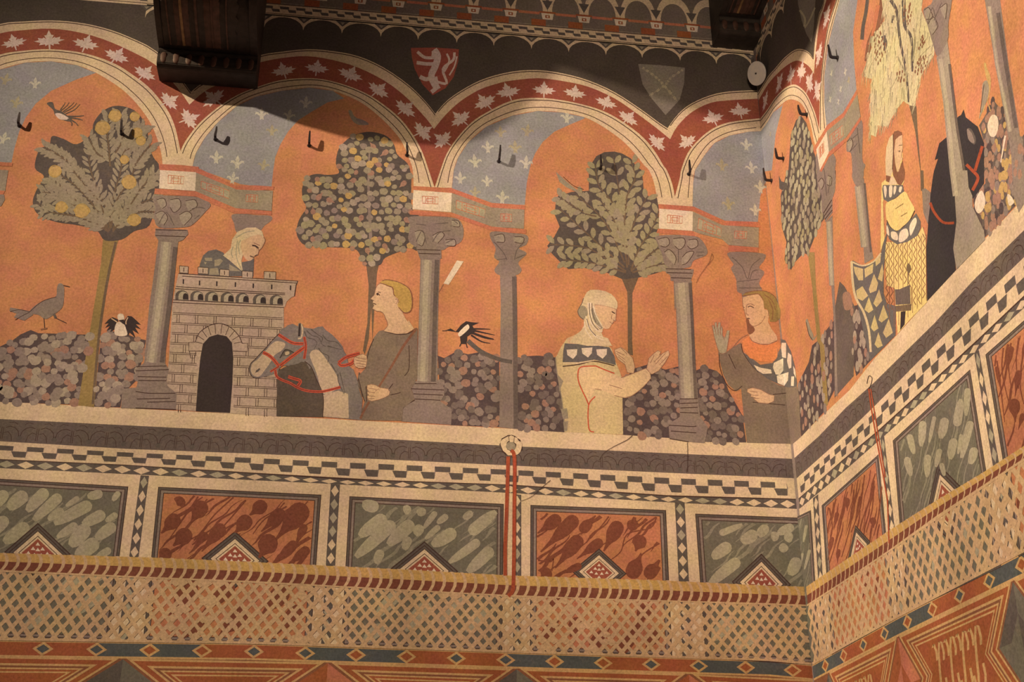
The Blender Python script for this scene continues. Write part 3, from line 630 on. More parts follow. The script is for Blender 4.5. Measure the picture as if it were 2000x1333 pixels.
# ---- man at the corner
P = mk(1.9, both=True)
P.p('e 120 740,220 730,270 690,355 640,375 730,440 840,520 930,640 1020,750 1080,850 1105,945 1095 L 245 700,258 1015,195 1070 K 2000 1066,1835 1062,1815 900,1795 700,1790 640,1750 660,1690 610,1650 530,1625 430', 'robe')
for st in ('e 130 760,140 900,200 1060,290 1140,370 1090', 'e 230 760,300 910', 'e 360 650,380 740,450 850,540 950', 'e 690 1180,830 1165', 'e 480 1260,650 1275,820 1290'): P.line(st, 1.4, 'line')
mn = P.build('painted_man', AL, 'bareheaded man by the corner raising one open hand')
P = mk(2.1, both=True)
P.p('e 770 600,820 612,880 730,920 880,945 1060,940 1095,850 1105,750 1072,640 1020,520 930,450 850,380 740,470 800,560 870,690 850,740 750,775 690', 'vair')
for st in ('e 785 640,830 640,830 800,790 790,775 700', 'e 850 740,885 770,885 900,860 910,840 830', 'e 700 850,800 800,800 930,760 975,720 970,690 900', 'e 730 985,855 945,850 1030,810 1090,740 1060', 'e 885 990,915 990,910 1090,880 1090', 'e 905 880,925 920,935 1010,910 960', 'e 490 870,560 900,670 920,680 960,590 965,530 930'): P.p(st, 'white')
P.build('fur_cape', mn, 'grey and white fur cape')
P = mk(2.2, both=True); P.p('e 370 620,445 570,470 625,560 655,650 655,738 620,778 660,755 690,735 790,690 840,560 835,450 800,390 720', 'shirt'); P.line('e 450 580,480 625,560 655,650 655,735 620', 1.4, 'skind').line('e 740 700,735 790,690 840', 1.2, 'skind')
P.line('e 210 735,270 690,350 600,430 555', 1.5, 'skind'); P.build('shirt', mn, 'orange shirt')
P = mk(2.3, both=True)
P.p('e 372 170,430 150,540 132,590 200,600 290,640 300,650 350,640 420,672 490,732 570,738 612,650 652,560 652,480 622,445 570,450 500,430 400,412 380,375 250', 'skin')
P.ps('e 412 385,440 400,450 440,490 475,500 515,460 552,432 540,420 470', 'spot')
for st, w, m in (('e 430 270,455 258,490 275', 1.6, 'line'), ('e 420 245,460 235,500 255', 1.4, 'skind'), ('e 385 270,395 275', 1.4, 'line'), ('e 415 250,412 320,425 350,440 350', 1.2, 'skind'), ('e 425 385,450 390', 1.6, 'line'), ('e 372 170,378 250,400 330,415 390', 1.2, 'skind'), ('e 450 440,490 470,570 430,610 360', 1.2, 'skind'), ('e 645 310,640 360', 1.3, 'skind')): P.line(st, w, m)
P.build('head', mn)
P = mk(2.4, both=True); P.p('e 370 152,400 122,500 100,620 105,700 150,742 220,772 300,770 380,720 422,660 422,652 350,630 290,600 282,590 200,542 132,430 147', 'trunk')
for st in ('e 600 140,680 200,720 300', 'e 370 152,430 145,540 132,590 200', 'e 400 122,500 100,620 105,700 150,742 220', 'e 650 200,690 300,680 400'): P.line(st, 1.3, 'spot')
P.build('hair', mn)
hand('e 58 462,72 455,85 500,85 432,104 425,110 500,125 425,145 430,145 500,158 460,166 500,165 560,190 590,214 510,240 514,226 620,205 742,160 757,130 740,108 680,80 580', mn, ['e 90 500,98 560', 'e 118 500,120 560', 'e 145 500,145 560', 'e 165 560,185 610'], mat='blobg', z=2.4)
hand('e 425 1122,480 1110,560 1128,650 1178,705 1190,700 1250,640 1275,540 1265,490 1225,510 1215,455 1200,470 1185,422 1152', mn, ['e 450 1145,530 1155', 'e 470 1185,540 1190', 'e 490 1220,550 1220'], z=2.4)

# ---- birds
def bird(label, mats, z=2.0, par=None, wall=LW):
    P = mk(z, wall)
    for m in mats:
        if m[0] == 'l': P.line(m[3], m[2], m[1], True, m[4] if len(m) > 4 else 0)
        elif m[0] == 's': P.ps(m[2], m[1])
        else: P.p(m[2], m[1])
    return P.build('painted_bird', par or AL, label)
bird('long-tailed grey bird walking on the hedge', [('s', 'grey', 'E 225 1112,300 1040,400 1000,440 980,445 920,460 885,490 890,502 930,496 1040,480 1080,440 1115,370 1160,340 1158,300 1130'), ('s', 'disca', 'E 260 1100,340 1025,430 1000,450 1030,430 1080,380 1100'), ('p', 'grey', 'E 230 1100,80 1072,75 1100,130 1120,110 1150,190 1175,260 1130'), ('l', 'line', 1.2, 'E 230 1105,150 1090,80 1105'), ('l', 'line', 1.2, 'E 230 1110,170 1140,120 1170'), ('l', 'line', 1.6, 'E 495 900,545 912'), ('l', 'line', 1.5, 'E 343 1155,350 1240'), ('l', 'line', 1.4, 'E 425 1150,520 1195'), ('l', 'greyd', 5, 'E 420 1120,435 1155'), ('l', 'spot', 3, 'E 320 1245,370 1235'), ('l', 'line', 1.2, 'E 230 1108,330 1025,440 990')])
bird('small black and white bird with spread wings by the trunk', [('p', 'slit', 'E 920 1165,880 1148,850 1165,818 1200,850 1195,822 1230,860 1215,832 1255,870 1238,862 1266,905 1235,925 1200'), ('p', 'slit', 'E 970 1175,1000 1138,1030 1142,1062 1170,1100 1207,1060 1202,1100 1242,1055 1228,1085 1280,1035 1250,1060 1312,1012 1268,1000 1295,975 1225'),
 ('s', 'white', 'E 910 1195,930 1185,965 1195,985 1240,990 1290,905 1290,895 1240'), ('s', 'white', 'E 918 1135,940 1120,965 1130,968 1168,928 1172'), ('p', 'slit', 'E 925 1172,965 1166,985 1215,960 1200'), ('l', 'skin', 2, 'E 870 1158,905 1180,925 1195'), ('l', 'skin', 2, 'E 1000 1150,985 1180,985 1205')])
bird('dark bird flying above the fruit tree', [('s', 'frame', 'A 365 810,410 800,430 850,480 870,520 900,560 925,540 950,470 930,430 900,415 860'), ('s', 'leafc', 'A 430 890,480 890,540 930,470 935')] + [('l', 'frame', 1.8, s, .6) for s in ('A 470 870,520 830,540 800', 'A 490 875,550 830,580 800', 'A 500 880,570 840,600 805', 'A 510 890,580 860,625 815', 'A 470 860,500 820,510 800')] + [('l', 'frame', 3, s, .6) for s in ('A 530 910,600 910,655 905', 'A 540 920,610 930,645 940', 'A 540 930,590 960,610 985', 'A 530 930,560 960,560 985')])
bird('small brown bird in the shade of the corbel', [('s', 'leafp', 'B 722 870,745 865,765 905,800 930,850 950,880 975,810 978,770 960,745 930'), ('s', 'grey', 'B 780 925,850 945,880 975,810 965')], z=2.1)
bird('black and white bird with a fan of tail feathers', [('p', 'slit', 'F 1480 1252,1520 1236,1560 1260,1600 1210,1640 1180,1690 1188,1742 1192,1690 1215,1715 1260,1650 1300 J 1650 260,1640 290,1600 290,1590 200'), ('s', 'white', 'F 1580 1275,1620 1230,1655 1205,1665 1235,1620 1280,1590 1300'), ('l', 'slit', 1.4, 'F 1455 1255,1490 1255')] + [('l', 'slit', 4, s, .75) for s in ('F 1680 1240,1760 1240,1830 1242', 'F 1690 1250,1780 1270,1865 1288', 'F 1690 1270,1780 1300,1855 1318', 'J 1680 200,1780 240,1860 255', 'J 1680 220,1760 270,1830 285')] + [('l', 'frame', 9, 'J 1655 265,1760 350,1900 410 K 0 430', .2), ('l', 'slit', 2, 'J 1610 270,1590 310'), ('l', 'slit', 2, 'J 1640 280,1650 320')])
bird('pale slender bird perched on the feathery tree', [('p', 'leafp', 'C 345 1345 G 375 40,430 90,540 180,560 170,600 250,500 170,420 130,370 90,345 20'), ('l', 'line', 1.1, 'G 400 50,480 120,560 150')])
P = mk(2.0); P.p('F 1570 705,1622 712,1505 895,1465 885', 'block'); P.line('F 1465 890,1430 950', 1.2, 'skind'); P.build('lost_plaster_patch', AL, 'pale slanting stripe beside the column')

# =================================================================== RIGHT WALL: the arcade register
AR = thing('mural', 'frescoed arcade with trees, fur-cloaked rider and black horse on the right wall', 'mural', RW.px(1760, 645), GA)
def mr(z): return mk(z, RW)
P = mr(.4)
P.p('Z 1549 867,1486 257,1476 108,1527 0,1560 -60,1720 -140,2120 -140,2180 200,2000 388,1937 453,1867 528,1810 590,1752 655,1707 702,1660 762,1600 818', 'orange')
P.build('orange_ground', AR)
P = mr(.8)
P.p('Z 1478 112,1511 32,1530 0,1560 -60,1640 -90,1612 0 D 435 20,400 120,385 220,350 455,320 410,270 385,210 390,130 450,60 530,0 600 Z 1481 184', 'dark')
P.build('dark_spandrel_band', AR)
P = mr(1.4); P.p('Z 1555 -40,1559 8,1566 40,1575 66,1585 83,1589 60,1593 0,1600 -50', 'shieldg')
P.line('Z 1562 20,1572 35,1571 52', 4, 'blobg').line('Z 1592 15,1582 38,1572 55', 3, 'blobg'); P.build('painted_shield', AR, 'grey quartered shield on the right wall')
P = mr(.6); P.p('Z 1486 257 D 0 950,40 880,110 825,120 800,60 1050,30 1332 Z 1494 335', 'blue'); lilies(P, 'i 30 1150,110 720', 15); P.build('blue_lily_ground', AR)
P = mr(.6); P.p('D 455 1000,440 800,440 600,470 350,520 150,560 0 Z 1660 -120,1705 -140,1675 0 D 665 250,675 500,692 700,590 890,470 985', 'blue')
lilies(P, 'i 640 190,720 330,760 180,630 420,700 440,790 250', 17); P.build('blue_lily_ground', AR)
# arches
def arch(o, ob, rb, ib, lf, c, label, head='', tail=''):
    o, ob, rb, ib = (smooth(Q(a), False, 3) for a in (o, ob, rb, ib))
    P = mr(1.6); P.pp(o + ob[::-1], 'cream'); P.pp(rb + Q(tail) + ib[::-1] + Q(head), 'cream')
    P.line([(x + .5, y + 2.5) for x, y in o], 1.3, 'line', False); P.line(inset(rb, ib, .17), 1.3, 'line', True); P.line(inset(rb, ib, .72), 1.2, 'line', True)
    a = P.build('painted_arch', AR, label)
    P = mr(2.0); P.pp(ob + rb[::-1], 'red'); leaves(P, lf, *c); P.build('leaf_band', a)
arch('Z 1480 183 D 0 600,60 530,130 450,210 390,270 385,320 410,352 452', 'Z 1482 196 D 0 660,80 570,150 510,220 475,280 490,330 530,360 580', 'Z 1485 232 D 0 850,60 760,130 690,200 660,250 680,300 730,340 810,375 900,402 1020', 'Z 1486 257 D 0 950,40 880,100 820,160 780,220 785,270 820,310 900,340 1000,360 1100,378 1150',
     'D -20 790,90 650,180 590,262 560,325 650,385 710', (1552, 270), 'narrow painted arch squeezed into the corner', tail='D 400 1060')
arch('D 352 452,362 330,380 200,402 100,430 30 Z 1618 -60', 'D 360 580,375 400,400 200,440 60,462 -20 Z 1632 -70', 'D 402 1020,405 800,420 550,460 250,500 100,535 -10 Z 1650 -80', 'D 460 1000,440 800,440 600,470 350,520 150,565 -10 Z 1668 -90',
     'D 400 430,460 130', (1730, 190), 'tall painted arch rising out of view on the right wall', head='D 400 1080')
block([('block', 'D 378 1165,460 1020,478 1190,408 1335'), ('grblock', 'D 460 1010,595 905,612 1080,478 1190'), ('grblock', 'D 595 895,700 735,725 910,612 1075'),
       ('strip', 'D 355 1160,470 970,472 1010,360 1200'), ('strip', 'D 465 978,592 880,595 915,468 1020'), ('strip', 'D 588 882,695 700,700 735,595 915'),
       ('strip', 'D 405 1335,478 1195,482 1220,420 1345'), ('strip', 'D 475 1190,612 1075,615 1105,482 1225'), ('strip', 'D 610 1080,722 915,725 945,615 1110'),
       ('pat', 'D 402 1160,438 1105,440 1185,405 1245'), ('patg', 'D 485 1060,585 980,590 1060,492 1140')], 'bent block under the tall arch on the right wall', RW, AR)
def rhedge(st, label): return hedge(st, label, 12, 1.0, RW, False, 9.5, AR, 'hedge', ('disca', 'discb', 'discb', 'discc'), .8, .85)
rhedge('L 232 610,320 430,345 300,420 240,440 200,520 100,520 650,430 830,260 1015', 'hedge along the right wall next to the corner')
rhedge('L 640 0,720 -20,760 60,800 250,820 400,690 540,660 400', 'hedge piece beside the fur cloak')
P = mr(1.1); P.p('L 510 80,560 -200,600 -160,680 0,670 540,520 710,520 200', 'greyd'); P.ps('L 585 -100,640 -110,660 0,600 20', 'discc'); P.build('painted_rock', AR, 'grey shaded tree stump next to the fur cloak')
# trees
T = mr(1.2); T.p('H 310 640,365 640,375 900,415 1332 L 440 300,470 760,440 800,405 300 H 385 1332,345 900', 'trunk')
tree = T.build('painted_tree', AR, 'narrow tree of pale oval leaves beside the corner')
P = mr(1.35); cr4 = Q('D 160 1332,180 1050,220 940,260 905,300 960,335 1080,355 1170,400 1332 H 530 0,530 80,500 220,440 380,400 430,350 560,310 660,280 645,210 720,180 780,130 700,145 560,110 450,100 200,150 0')
P.pp(cr4, 'treed'); P.dabs()
for q in fill(cr4, 11, 3): P.disc(q, rnd(7.5, 10), random.choice(('leafg', 'blobg', 'blobg', 'leafp')), n=10, sx=.82)
P.build('crown', tree)
T = mr(1.2); T.p('D 1100 810,1160 830,1170 1020,1195 1332 H 1215 0,1220 160,1195 160,1190 0 D 1150 1020', 'trunkd')
tree = T.build('painted_tree', AR, 'large pale yellow tree with brown spots at the top right')
P = mr(1.35); big = Q('Z 1715 -130 D 890 0,900 100,915 160,800 310,812 370,765 500,750 600,820 620,800 750,800 950,795 1050,845 1070,860 980,930 990,1010 850,1060 790,1110 825,1150 830,1170 700,1200 580,1260 490,1300 430,1300 330,1250 200,1200 80,1210 0 Z 1840 -130')
P.pp(big, 'paletree')
for st, w in (('D 960 0,1010 100,1030 300,1080 560,1100 800', 7), ('D 1060 0,1070 200,1120 300,1130 560', 8), ('D 1010 440,1070 560,1090 640', 4), ('D 900 280,920 340,910 400', 9), ('D 985 120,970 180', 7), ('D 1140 220,1150 330,1130 480', 4)): P.line(st, w, 'frame' if w > 5 else 'leafg', True, .5)
for st in ('D 800 320,770 500,750 600', 'D 860 420,800 520,780 620', 'D 900 170,900 280', 'D 940 180,950 300', 'D 1100 130,1080 300', 'D 800 960,795 1050', 'D 840 980,835 1060', 'D 890 990,900 960', 'D 1010 600,960 700', 'D 1090 380,1095 560', 'D 1240 300,1180 400', 'D 1270 360,1190 440', 'D 1280 420,1200 480'): P.line(st, 1.6, 'leafg', True, .5)
P.dabs()
for x, y in fill(big, 9, 4):
    if y < -20: continue
    l = rnd(10, 26); P.line([(x, y - l * .3), (x + rnd(-3, 1), y + l * .7)], rnd(.9, 1.8), random.choice(('leafg', 'veil', 'yellow', 'leafp', 'paletree')), False, .7, up=False)
for st, n in (('D 800 310,765 500,750 600,820 620,800 750,800 950,795 1050', 34), ('D 1150 830,1170 700,1200 580,1260 490,1300 430', 18), ('D 860 980,930 990,1010 850', 14), ('D 900 100,915 160,800 310', 12)):
    e = smooth(Q(st), False, 8)
    for i in range(n):
        x, y = e[int(rnd(0, len(e) - .01))]; P.line([(x + rnd(-1, 3), y - 4), (x + rnd(-7, 2), y + rnd(8, 20))], 1.5, random.choice(('paletree', 'yellow', 'leafg')), False, .7, up=False)
P.dabs(False); P.dabs()
for pl, m in (('D 820 260,900 250,930 380,880 510,840 480', 16), ('D 1010 540,1070 560,1070 650,1010 640', 10), ('D 1060 30,1130 30,1120 200,1060 180', 12), ('D 1150 460,1230 420,1250 500,1180 590,1150 560', 14), ('D 1200 280,1240 290,1220 380,1180 380', 7)):
    for q in fill(Q(pl), 6.5, 2): P.disc(q, rnd(2.2, 3.6), 'spot', n=7, sx=.8)
P.build('crown', tree)
P = mr(1.3); P.line('D 905 0,880 140,800 320,770 480', 16, 'spot', True, .5); P.line('D 860 40,830 220,790 350', 8, 'strip', True, .5); P.build('painted_feathers', AR, 'brown feathery fronds behind the pale tree')
P = mr(1.5); P.line('D 780 -20,765 100,745 200,735 310', 7, 'frame', True, -0.1); P.build('painted_branch', AR, 'dark bare branch at the top of the right wall')
# columns of the right wall
def rcol(*a, **k): return column(*a, wall=RW, **k)
rcol('D 380 1200,480 1180,530 1240,525 1332 H 530 100,505 220,430 340,420 200,390 120,380 0', 'H 435 330,505 200,505 330,450 405', 'H 455 400,505 350,512 700,535 1332 L 545 700,525 690,515 100 H 480 700', None, [(5, 'H 475 400,500 900')], [], ['D 410 1260,440 1332 H 450 100,460 200', 'H 490 60,470 180'], ['H 435 335,500 230', 'H 440 360,502 270', 'H 445 385,503 310'], 'thin column beside the narrow tree on the right wall', leafs=['H 395 90,420 60,440 100,420 150', 'H 470 40,500 60,490 120,460 110'], z=1.6)
rcol('D 620 1090,655 1000,720 940,742 990,738 1240,762 1290,750 1332 H 745 60,700 130,660 60 D 660 1332,650 1200,615 1180', None, 'H 688 110,750 60,780 400,825 690,755 730,735 400', None, [(7, 'H 705 120,755 600')], [(4, 'H 755 100,805 640')], ['D 640 1100,700 1050', 'D 650 1180,700 1120', 'D 700 1000,720 1200'], [], 'column behind the bent block on the right wall', leafs=['D 620 1110,650 1080,665 1130,640 1190'], z=1.6)
P0 = 'D 1215 85,1250 50,1290 0 Z 1830 -60,1862 -60 D 1440 0,1412 180,1408 310,1330 440,1290 340,1250 200'
rcol(P0, None, 'D 1318 450,1405 320,1440 600,1490 1000,1545 1332 H 1560 0,1570 130,1600 200,1600 280,1690 470,1700 540,1475 775,1450 610,1475 400,1462 200,1450 0 D 1425 1332,1380 800', None, [(7, 'D 1350 460,1400 800,1450 1332 H 1475 200')], [(5, 'D 1420 500,1480 1000,1535 1332')],
     ['D 1250 180,1290 60,1320 200', 'D 1300 160,1360 20'], ['H 1465 270,1560 190,1600 160', 'H 1465 300,1560 230,1602 200', 'H 1465 350,1560 300,1602 240', 'H 1468 380,1570 320,1600 285', 'H 1475 410,1580 340', 'H 1455 605,1580 510,1665 420', 'H 1460 640,1590 550,1680 460', 'H 1460 680,1600 580,1690 480', 'D 1300 420,1400 200', 'D 1310 440,1405 240', 'D 1325 450,1405 290'], 'leaning grey column in front of the black horse', leafs=['D 1225 80,1260 60,1290 140,1240 150', 'D 1255 190,1290 130,1330 200,1290 270', 'D 1350 60,1400 30,1390 150'], z=3.4, sm='greym')
rcol(None, None, 'Z 1922 -100,1952 -100 D 1815 0,1880 500,1960 1000,2010 1332 H 2040 200,1960 330,1920 200 D 1900 1200,1830 800,1760 400,1695 0', None, [(4, 'D 1730 50,1790 500,1880 950,1890 1030')], [(8, 'D 1800 100,1860 500,1940 1000')], [], [], 'dark column at the right edge', z=1.6)
P = mr(1.3)
bush = Q('D 1650 980,1700 900,1760 780,1840 880,1900 1200,2100 900,2200 1100 H 2000 150,1960 250,1700 520,1650 430,1600 200,1700 100 D 1690 1332,1690 1120')
P.pp(bush, 'greyd'); P.dabs()
for q in fill(bush, 12, 4): P.disc(q, rnd(5, 9), random.choice(('discc', 'disca', 'discc', 'fruit', 'hedge')), n=9, sx=.8)
P.dabs(False); P.ps('D 1720 960,1750 900,1790 910,1802 980,1780 1060,1740 1065,1718 1010', 'white'); P.ps('H 1615 270,1640 190,1675 160,1700 240,1680 310,1640 335', 'white'); P.ps('H 1870 190,1900 200,1925 250,1885 275', 'white'); P.line('D 1855 1060,1840 1150,1820 1270', 4, 'white', True, .5)
for st in ('D 1845 1290,1860 1235,1885 1260,1870 1330,1850 1332', 'H 1800 40,1850 0,1860 50,1830 75', 'H 1835 40,1870 10,1875 60,1845 75', 'H 1800 170,1820 95,1845 100,1835 170', 'H 1850 90,1870 110,1870 165,1845 165', 'H 1700 180,1730 165,1735 240,1705 240', 'H 1690 280,1740 250,1745 310,1710 330'): P.ps(st, 'fruit')
P.build('painted_bush', AR, 'flowering bush with white blooms at the right edge')
bird('yellow-necked bird standing over the flowering bush', [('s', 'leafp', 'D 1680 650,1715 630,1732 680,1720 760,1690 840,1650 930,1665 840,1672 740'), ('s', 'fruit', 'D 1688 500,1705 495,1712 530,1740 600,1742 680,1725 770,1712 800,1728 690,1705 600'), ('l', 'line', 1.2, 'D 1690 660,1675 760,1660 880'), ('l', 'fruit', 2, 'D 1715 790,1740 870'), ('l', 'fruit', 2, 'D 1700 820,1680 880')], 1.8, AR, RW)
bird('thin grey bird on the hedge near the corner', [('s', 'grblock', 'L 295 110,310 95,330 160,355 220,350 265,320 220,305 160'), ('p', 'grblock', 'L 350 250,390 210,360 260'), ('l', 'line', 1.2, 'L 300 120,320 210,350 260')], 1.8, AR, RW)
P = mr(1.8); P.p('H 85 40,105 85,150 100,150 140,110 155,90 140', 'frame'); P.build('painted_leaf', AR, 'dark pointed leaf beside the narrow tree')
# black horse
P = mr(2.4)
P.p('D 1300 1332,1330 1240,1305 1250,1340 1120,1400 1070,1410 1000,1490 910,1510 900,1530 855,1545 915,1600 960,1640 990,1690 1120,1690 1332 H 1690 100,1670 130,1620 200,1560 260,1480 400,1455 600,1470 780,1245 1022,1240 600,1255 380,1265 300,1270 200,1290 50', 'blackh')
P.ps('D 1560 1010,1590 1010,1625 1080,1615 1130,1570 1090', 'frame'); P.ps('h 455 300,490 330,515 400,500 415,465 380', 'grey')
bh = P.build('painted_horse', AR, 'black horse turned towards the right edge')
for nm, lab, sts in (('bridle', 'red head straps', (('h 580 440,550 540,520 640', 6), ('h 450 590,500 640,545 700,500 800', 6))), ('breast_strap', 'red breast strap', (('h 155 900,190 980,260 1060,350 1065', 5),))):
    P = mr(2.8)
    for st, w in sts: P.line(st, w, 'cord')
    P.build(nm, bh, lab)
P = mr(2.2); P.p('H 1205 150,1230 140,1270 170,1275 260,1250 420,1215 330', 'grey'); P.p('H 1215 440,1225 540,1205 560,1195 480', 'spot'); P.build('painted_glove', AR, 'grey gauntlet between rider and black horse')
# hooded rider
P = mr(2.8)
P.p('g 240 170,200 210,170 310,160 430,162 560,165 640,120 680,115 880,110 1333 H 880 640,905 560,935 480,925 560,1000 560,1170 510,1210 440,1235 520,1240 900,1245 1030 L 1110 100,1015 210,1000 0 H 990 920,930 900,900 250,930 120 g 330 720,355 660,360 570,330 460,340 420,335 330,330 180,300 140,265 135', 'surcoat')
rd = P.build('painted_man', AR, 'hooded rider in a yellow patterned surcoat and fur cloak')
P = mr(3.0)
for k in range(9):
    x0 = 930 + k * 36
    zz = []
    for j in range(16):
        y = 560 - k * 8 + j * 36
        yy = y; xx = x0 + (12 if j % 2 else -8)
        lim = 1050 + (1245 - xx) * .9 - 40
        if yy < min(1230, lim) and not (990 < xx < 1120 and 895 < yy < 1110): zz.append('%d %d' % (xx, yy))
    if len(zz) > 2: P.line('H ' + ','.join(zz), 1.5, 'spot', False)
    for xo in (18,): 
        e = min(1225, 1050 + (1245 - x0 - xo) * .9 - 40)
        P.line('H %d %d,%d %d' % (x0 + xo, 565 - k * 8, x0 + xo + 4, e), 1.0, 'spot', False)
P.build('surcoat_pattern', rd, 'brown zigzag pattern')
P = mr(3.1)
P.ps('H 930 390,925 260,1000 220,1070 165,1110 230,1148 310,1110 390,1060 440,1010 475,960 445', 'surcoat'); P.line('H 930 390,960 445,1010 475,1060 440,1110 390,1148 315', 1.6, 'line').line('H 1000 300,1060 260', 2, 'trunk').line('H 1040 360,1090 330', 2, 'trunk')
P.build('shoulder_cape', rd, 'plain yellow shoulder cape')
P = mr(3.3)
P.p('H 895 150,900 115,1055 115,1065 165,1000 215,940 248,905 225', 'vair'); P.p('H 930 400,960 448,1010 478,1060 445,1110 392,1160 335,1195 400,1195 450,1170 510,1090 560,1010 578,950 540,925 470', 'vair')
for st in ('H 905 130,925 125,930 170,918 215', 'H 950 125,975 125,970 200,950 205', 'H 985 130,1005 125,1000 170,985 190', 'H 1030 130,1050 130,1040 170,1025 165', 'H 1110 430,1150 370,1165 400,1140 470,1115 510', 'H 1035 480,1085 455,1100 510,1060 555,1025 555', 'H 965 480,1010 490,1015 545,970 530', 'H 930 430,945 460,950 510,930 490'): P.ps(st, 'block')
P.build('fur_trim', rd, 'grey and white fur bands')
P = mr(3.2)
P.p('g 240 170,200 210,170 310,160 430,162 560,170 600,215 612,235 560,240 350', 'veil'); P.p('g 240 170,250 145,290 132,325 150,335 180,300 195,265 230,250 350,262 480,280 560,300 555,325 470,340 450,345 500,362 570,355 650,320 710,285 690,240 600,232 540,242 350', 'spot')
P.p('g 165 600,215 612,205 680,165 660', 'spot'); P.p('g 300 195,335 180,340 330,330 400,342 430,320 450,300 560,285 565,262 480,250 350,265 230', 'skin'); P.p('g 215 620,240 610,285 695,190 700', 'cream')
P.line('g 300 290,335 285', 1.2, 'line').line('g 295 350,312 345,305 360', 1.2, 'line').line('g 340 330,325 400,342 430', 1, 'skind').line('g 240 170,242 350,232 540', 1.2, 'line')
P.build('hood', rd, 'white coif under a brown hood')
P = mr(2.9)
P.p('H 652 715,665 705,740 745,825 715,885 645,905 560,940 460,925 560,905 800,905 960,930 1040,1000 1060,998 1290,800 1490,690 1000,665 880', 'vair')
for st in ('H 670 750,745 770,745 860,710 860,680 800', 'H 755 770,825 730,820 800,760 840', 'H 690 940,740 905,785 980,740 1020,700 1000', 'H 790 930,830 810,862 880,850 940,800 960', 'H 755 1090,790 990,825 1090,790 1115', 'H 825 1040,870 930,895 1020,850 1070', 'H 860 850,895 730,905 790,895 870', 'H 865 1170,905 1050,940 1150,890 1190', 'H 805 1230,835 1130,865 1235,830 1260', 'H 900 1270,945 1160,978 1270,925 1310', 'H 835 1360,865 1265,898 1370,860 1390', 'H 840 690,885 660,880 720,845 750'): P.p(st, 'ermine')
P.line('H 655 712,665 880,690 1000,750 1110,790 1250,805 1420', 4.5, 'veil').line('H 652 712,740 745,825 715,885 645', 3, 'veil')
P.build('fur_cloak', rd, 'grey cloak patterned with pale fur diamonds')
P = mr(3.3)
P.p('H 993 930,1030 930,1050 920,1112 895,1115 1045,1000 1052', 'greyd'); P.p('H 998 1060,1125 1045,1120 1095,998 1105', 'trunkd'); P.p('H 1040 1105,1078 1100,1070 1205,1035 1250', 'slit'); P.ps('H 1088 740,1105 728,1120 760,1110 800,1095 800,1085 770', 'trunkd'); P.line('H 1100 800,1095 895', 1.5, 'trunkd')
P.build('purse_and_dagger', rd, 'grey purse and dark dagger')

# =================================================================== bands that run round both walls
LEDGE_T = Q('Z -640 749,0 785,500 811,1000 838,1250 852,1549 868'); LEDGE_B = Q('Z -640 786,0 819,500 844,1000 872,1551 897')
GREY_B = Q('Z -640 833,0 862.5,250 877.5,500 887,750 898,1000 910,1300 924,1556 935'); DIA_T = Q('Z -640 866,0 899,250 910,500 926,680 938,986 948,1318 971,1560 977')
DIA_B = Q('Z -640 882,0 915,275 928,647 946,985 963,1317 982.5,1561 995'); NET_B = Q('Z -640 1233,0 1252,500 1259,1000 1276,1500 1292,1587 1300')
ROD_T = Q('Z -640 1061,0 1081,300 1090,500 1099,800 1114,995 1125,1300 1135,1500 1145,1575 1147'); ROD_B = Q('Z -640 1095,0 1114,300 1128,500 1136,800 1153,995 1163,1180 1170,1500 1179,1576 1182')
R_LEDGE_T = Q('Z 1549 867,1600 818,1660 762,1707 702,1752 655,1810 590,1867 528,1937 453,2000 388,2140 235'); R_LEDGE_B = Q('Z 1551 896,1600 852,1652 797,1705 750,1780 676,1825 632,1900 549,2000 450,2140 305')
R_GREY_B = Q('Z 1556 935,1640 860,1710 792,1810 690,1900 600,2000 503,2140 365'); R_DIA_T = Q('Z 1560 976,1607 933,1722 838,1900 676,1975 605,2140 448')
R_DIA_B = Q('Z 1561 995,1635 933,1732 848,1900 694,2000 602,2140 472'); R_NET_B = Q('Z 1587 1300,1665 1256,1755 1207,2000 1080,2140 1007')
R_ROD_T = Q('Z 1575 1147,1650 1096,1740 1035,1830 978,1920 924,2000 872,2140 780'); R_ROD_B = Q('Z 1576 1182,1650 1134,1740 1073,1830 1008,1935 939,2000 896,2140 806')
R_ROD_T = [(x, y) for x, y in R_ROD_T]

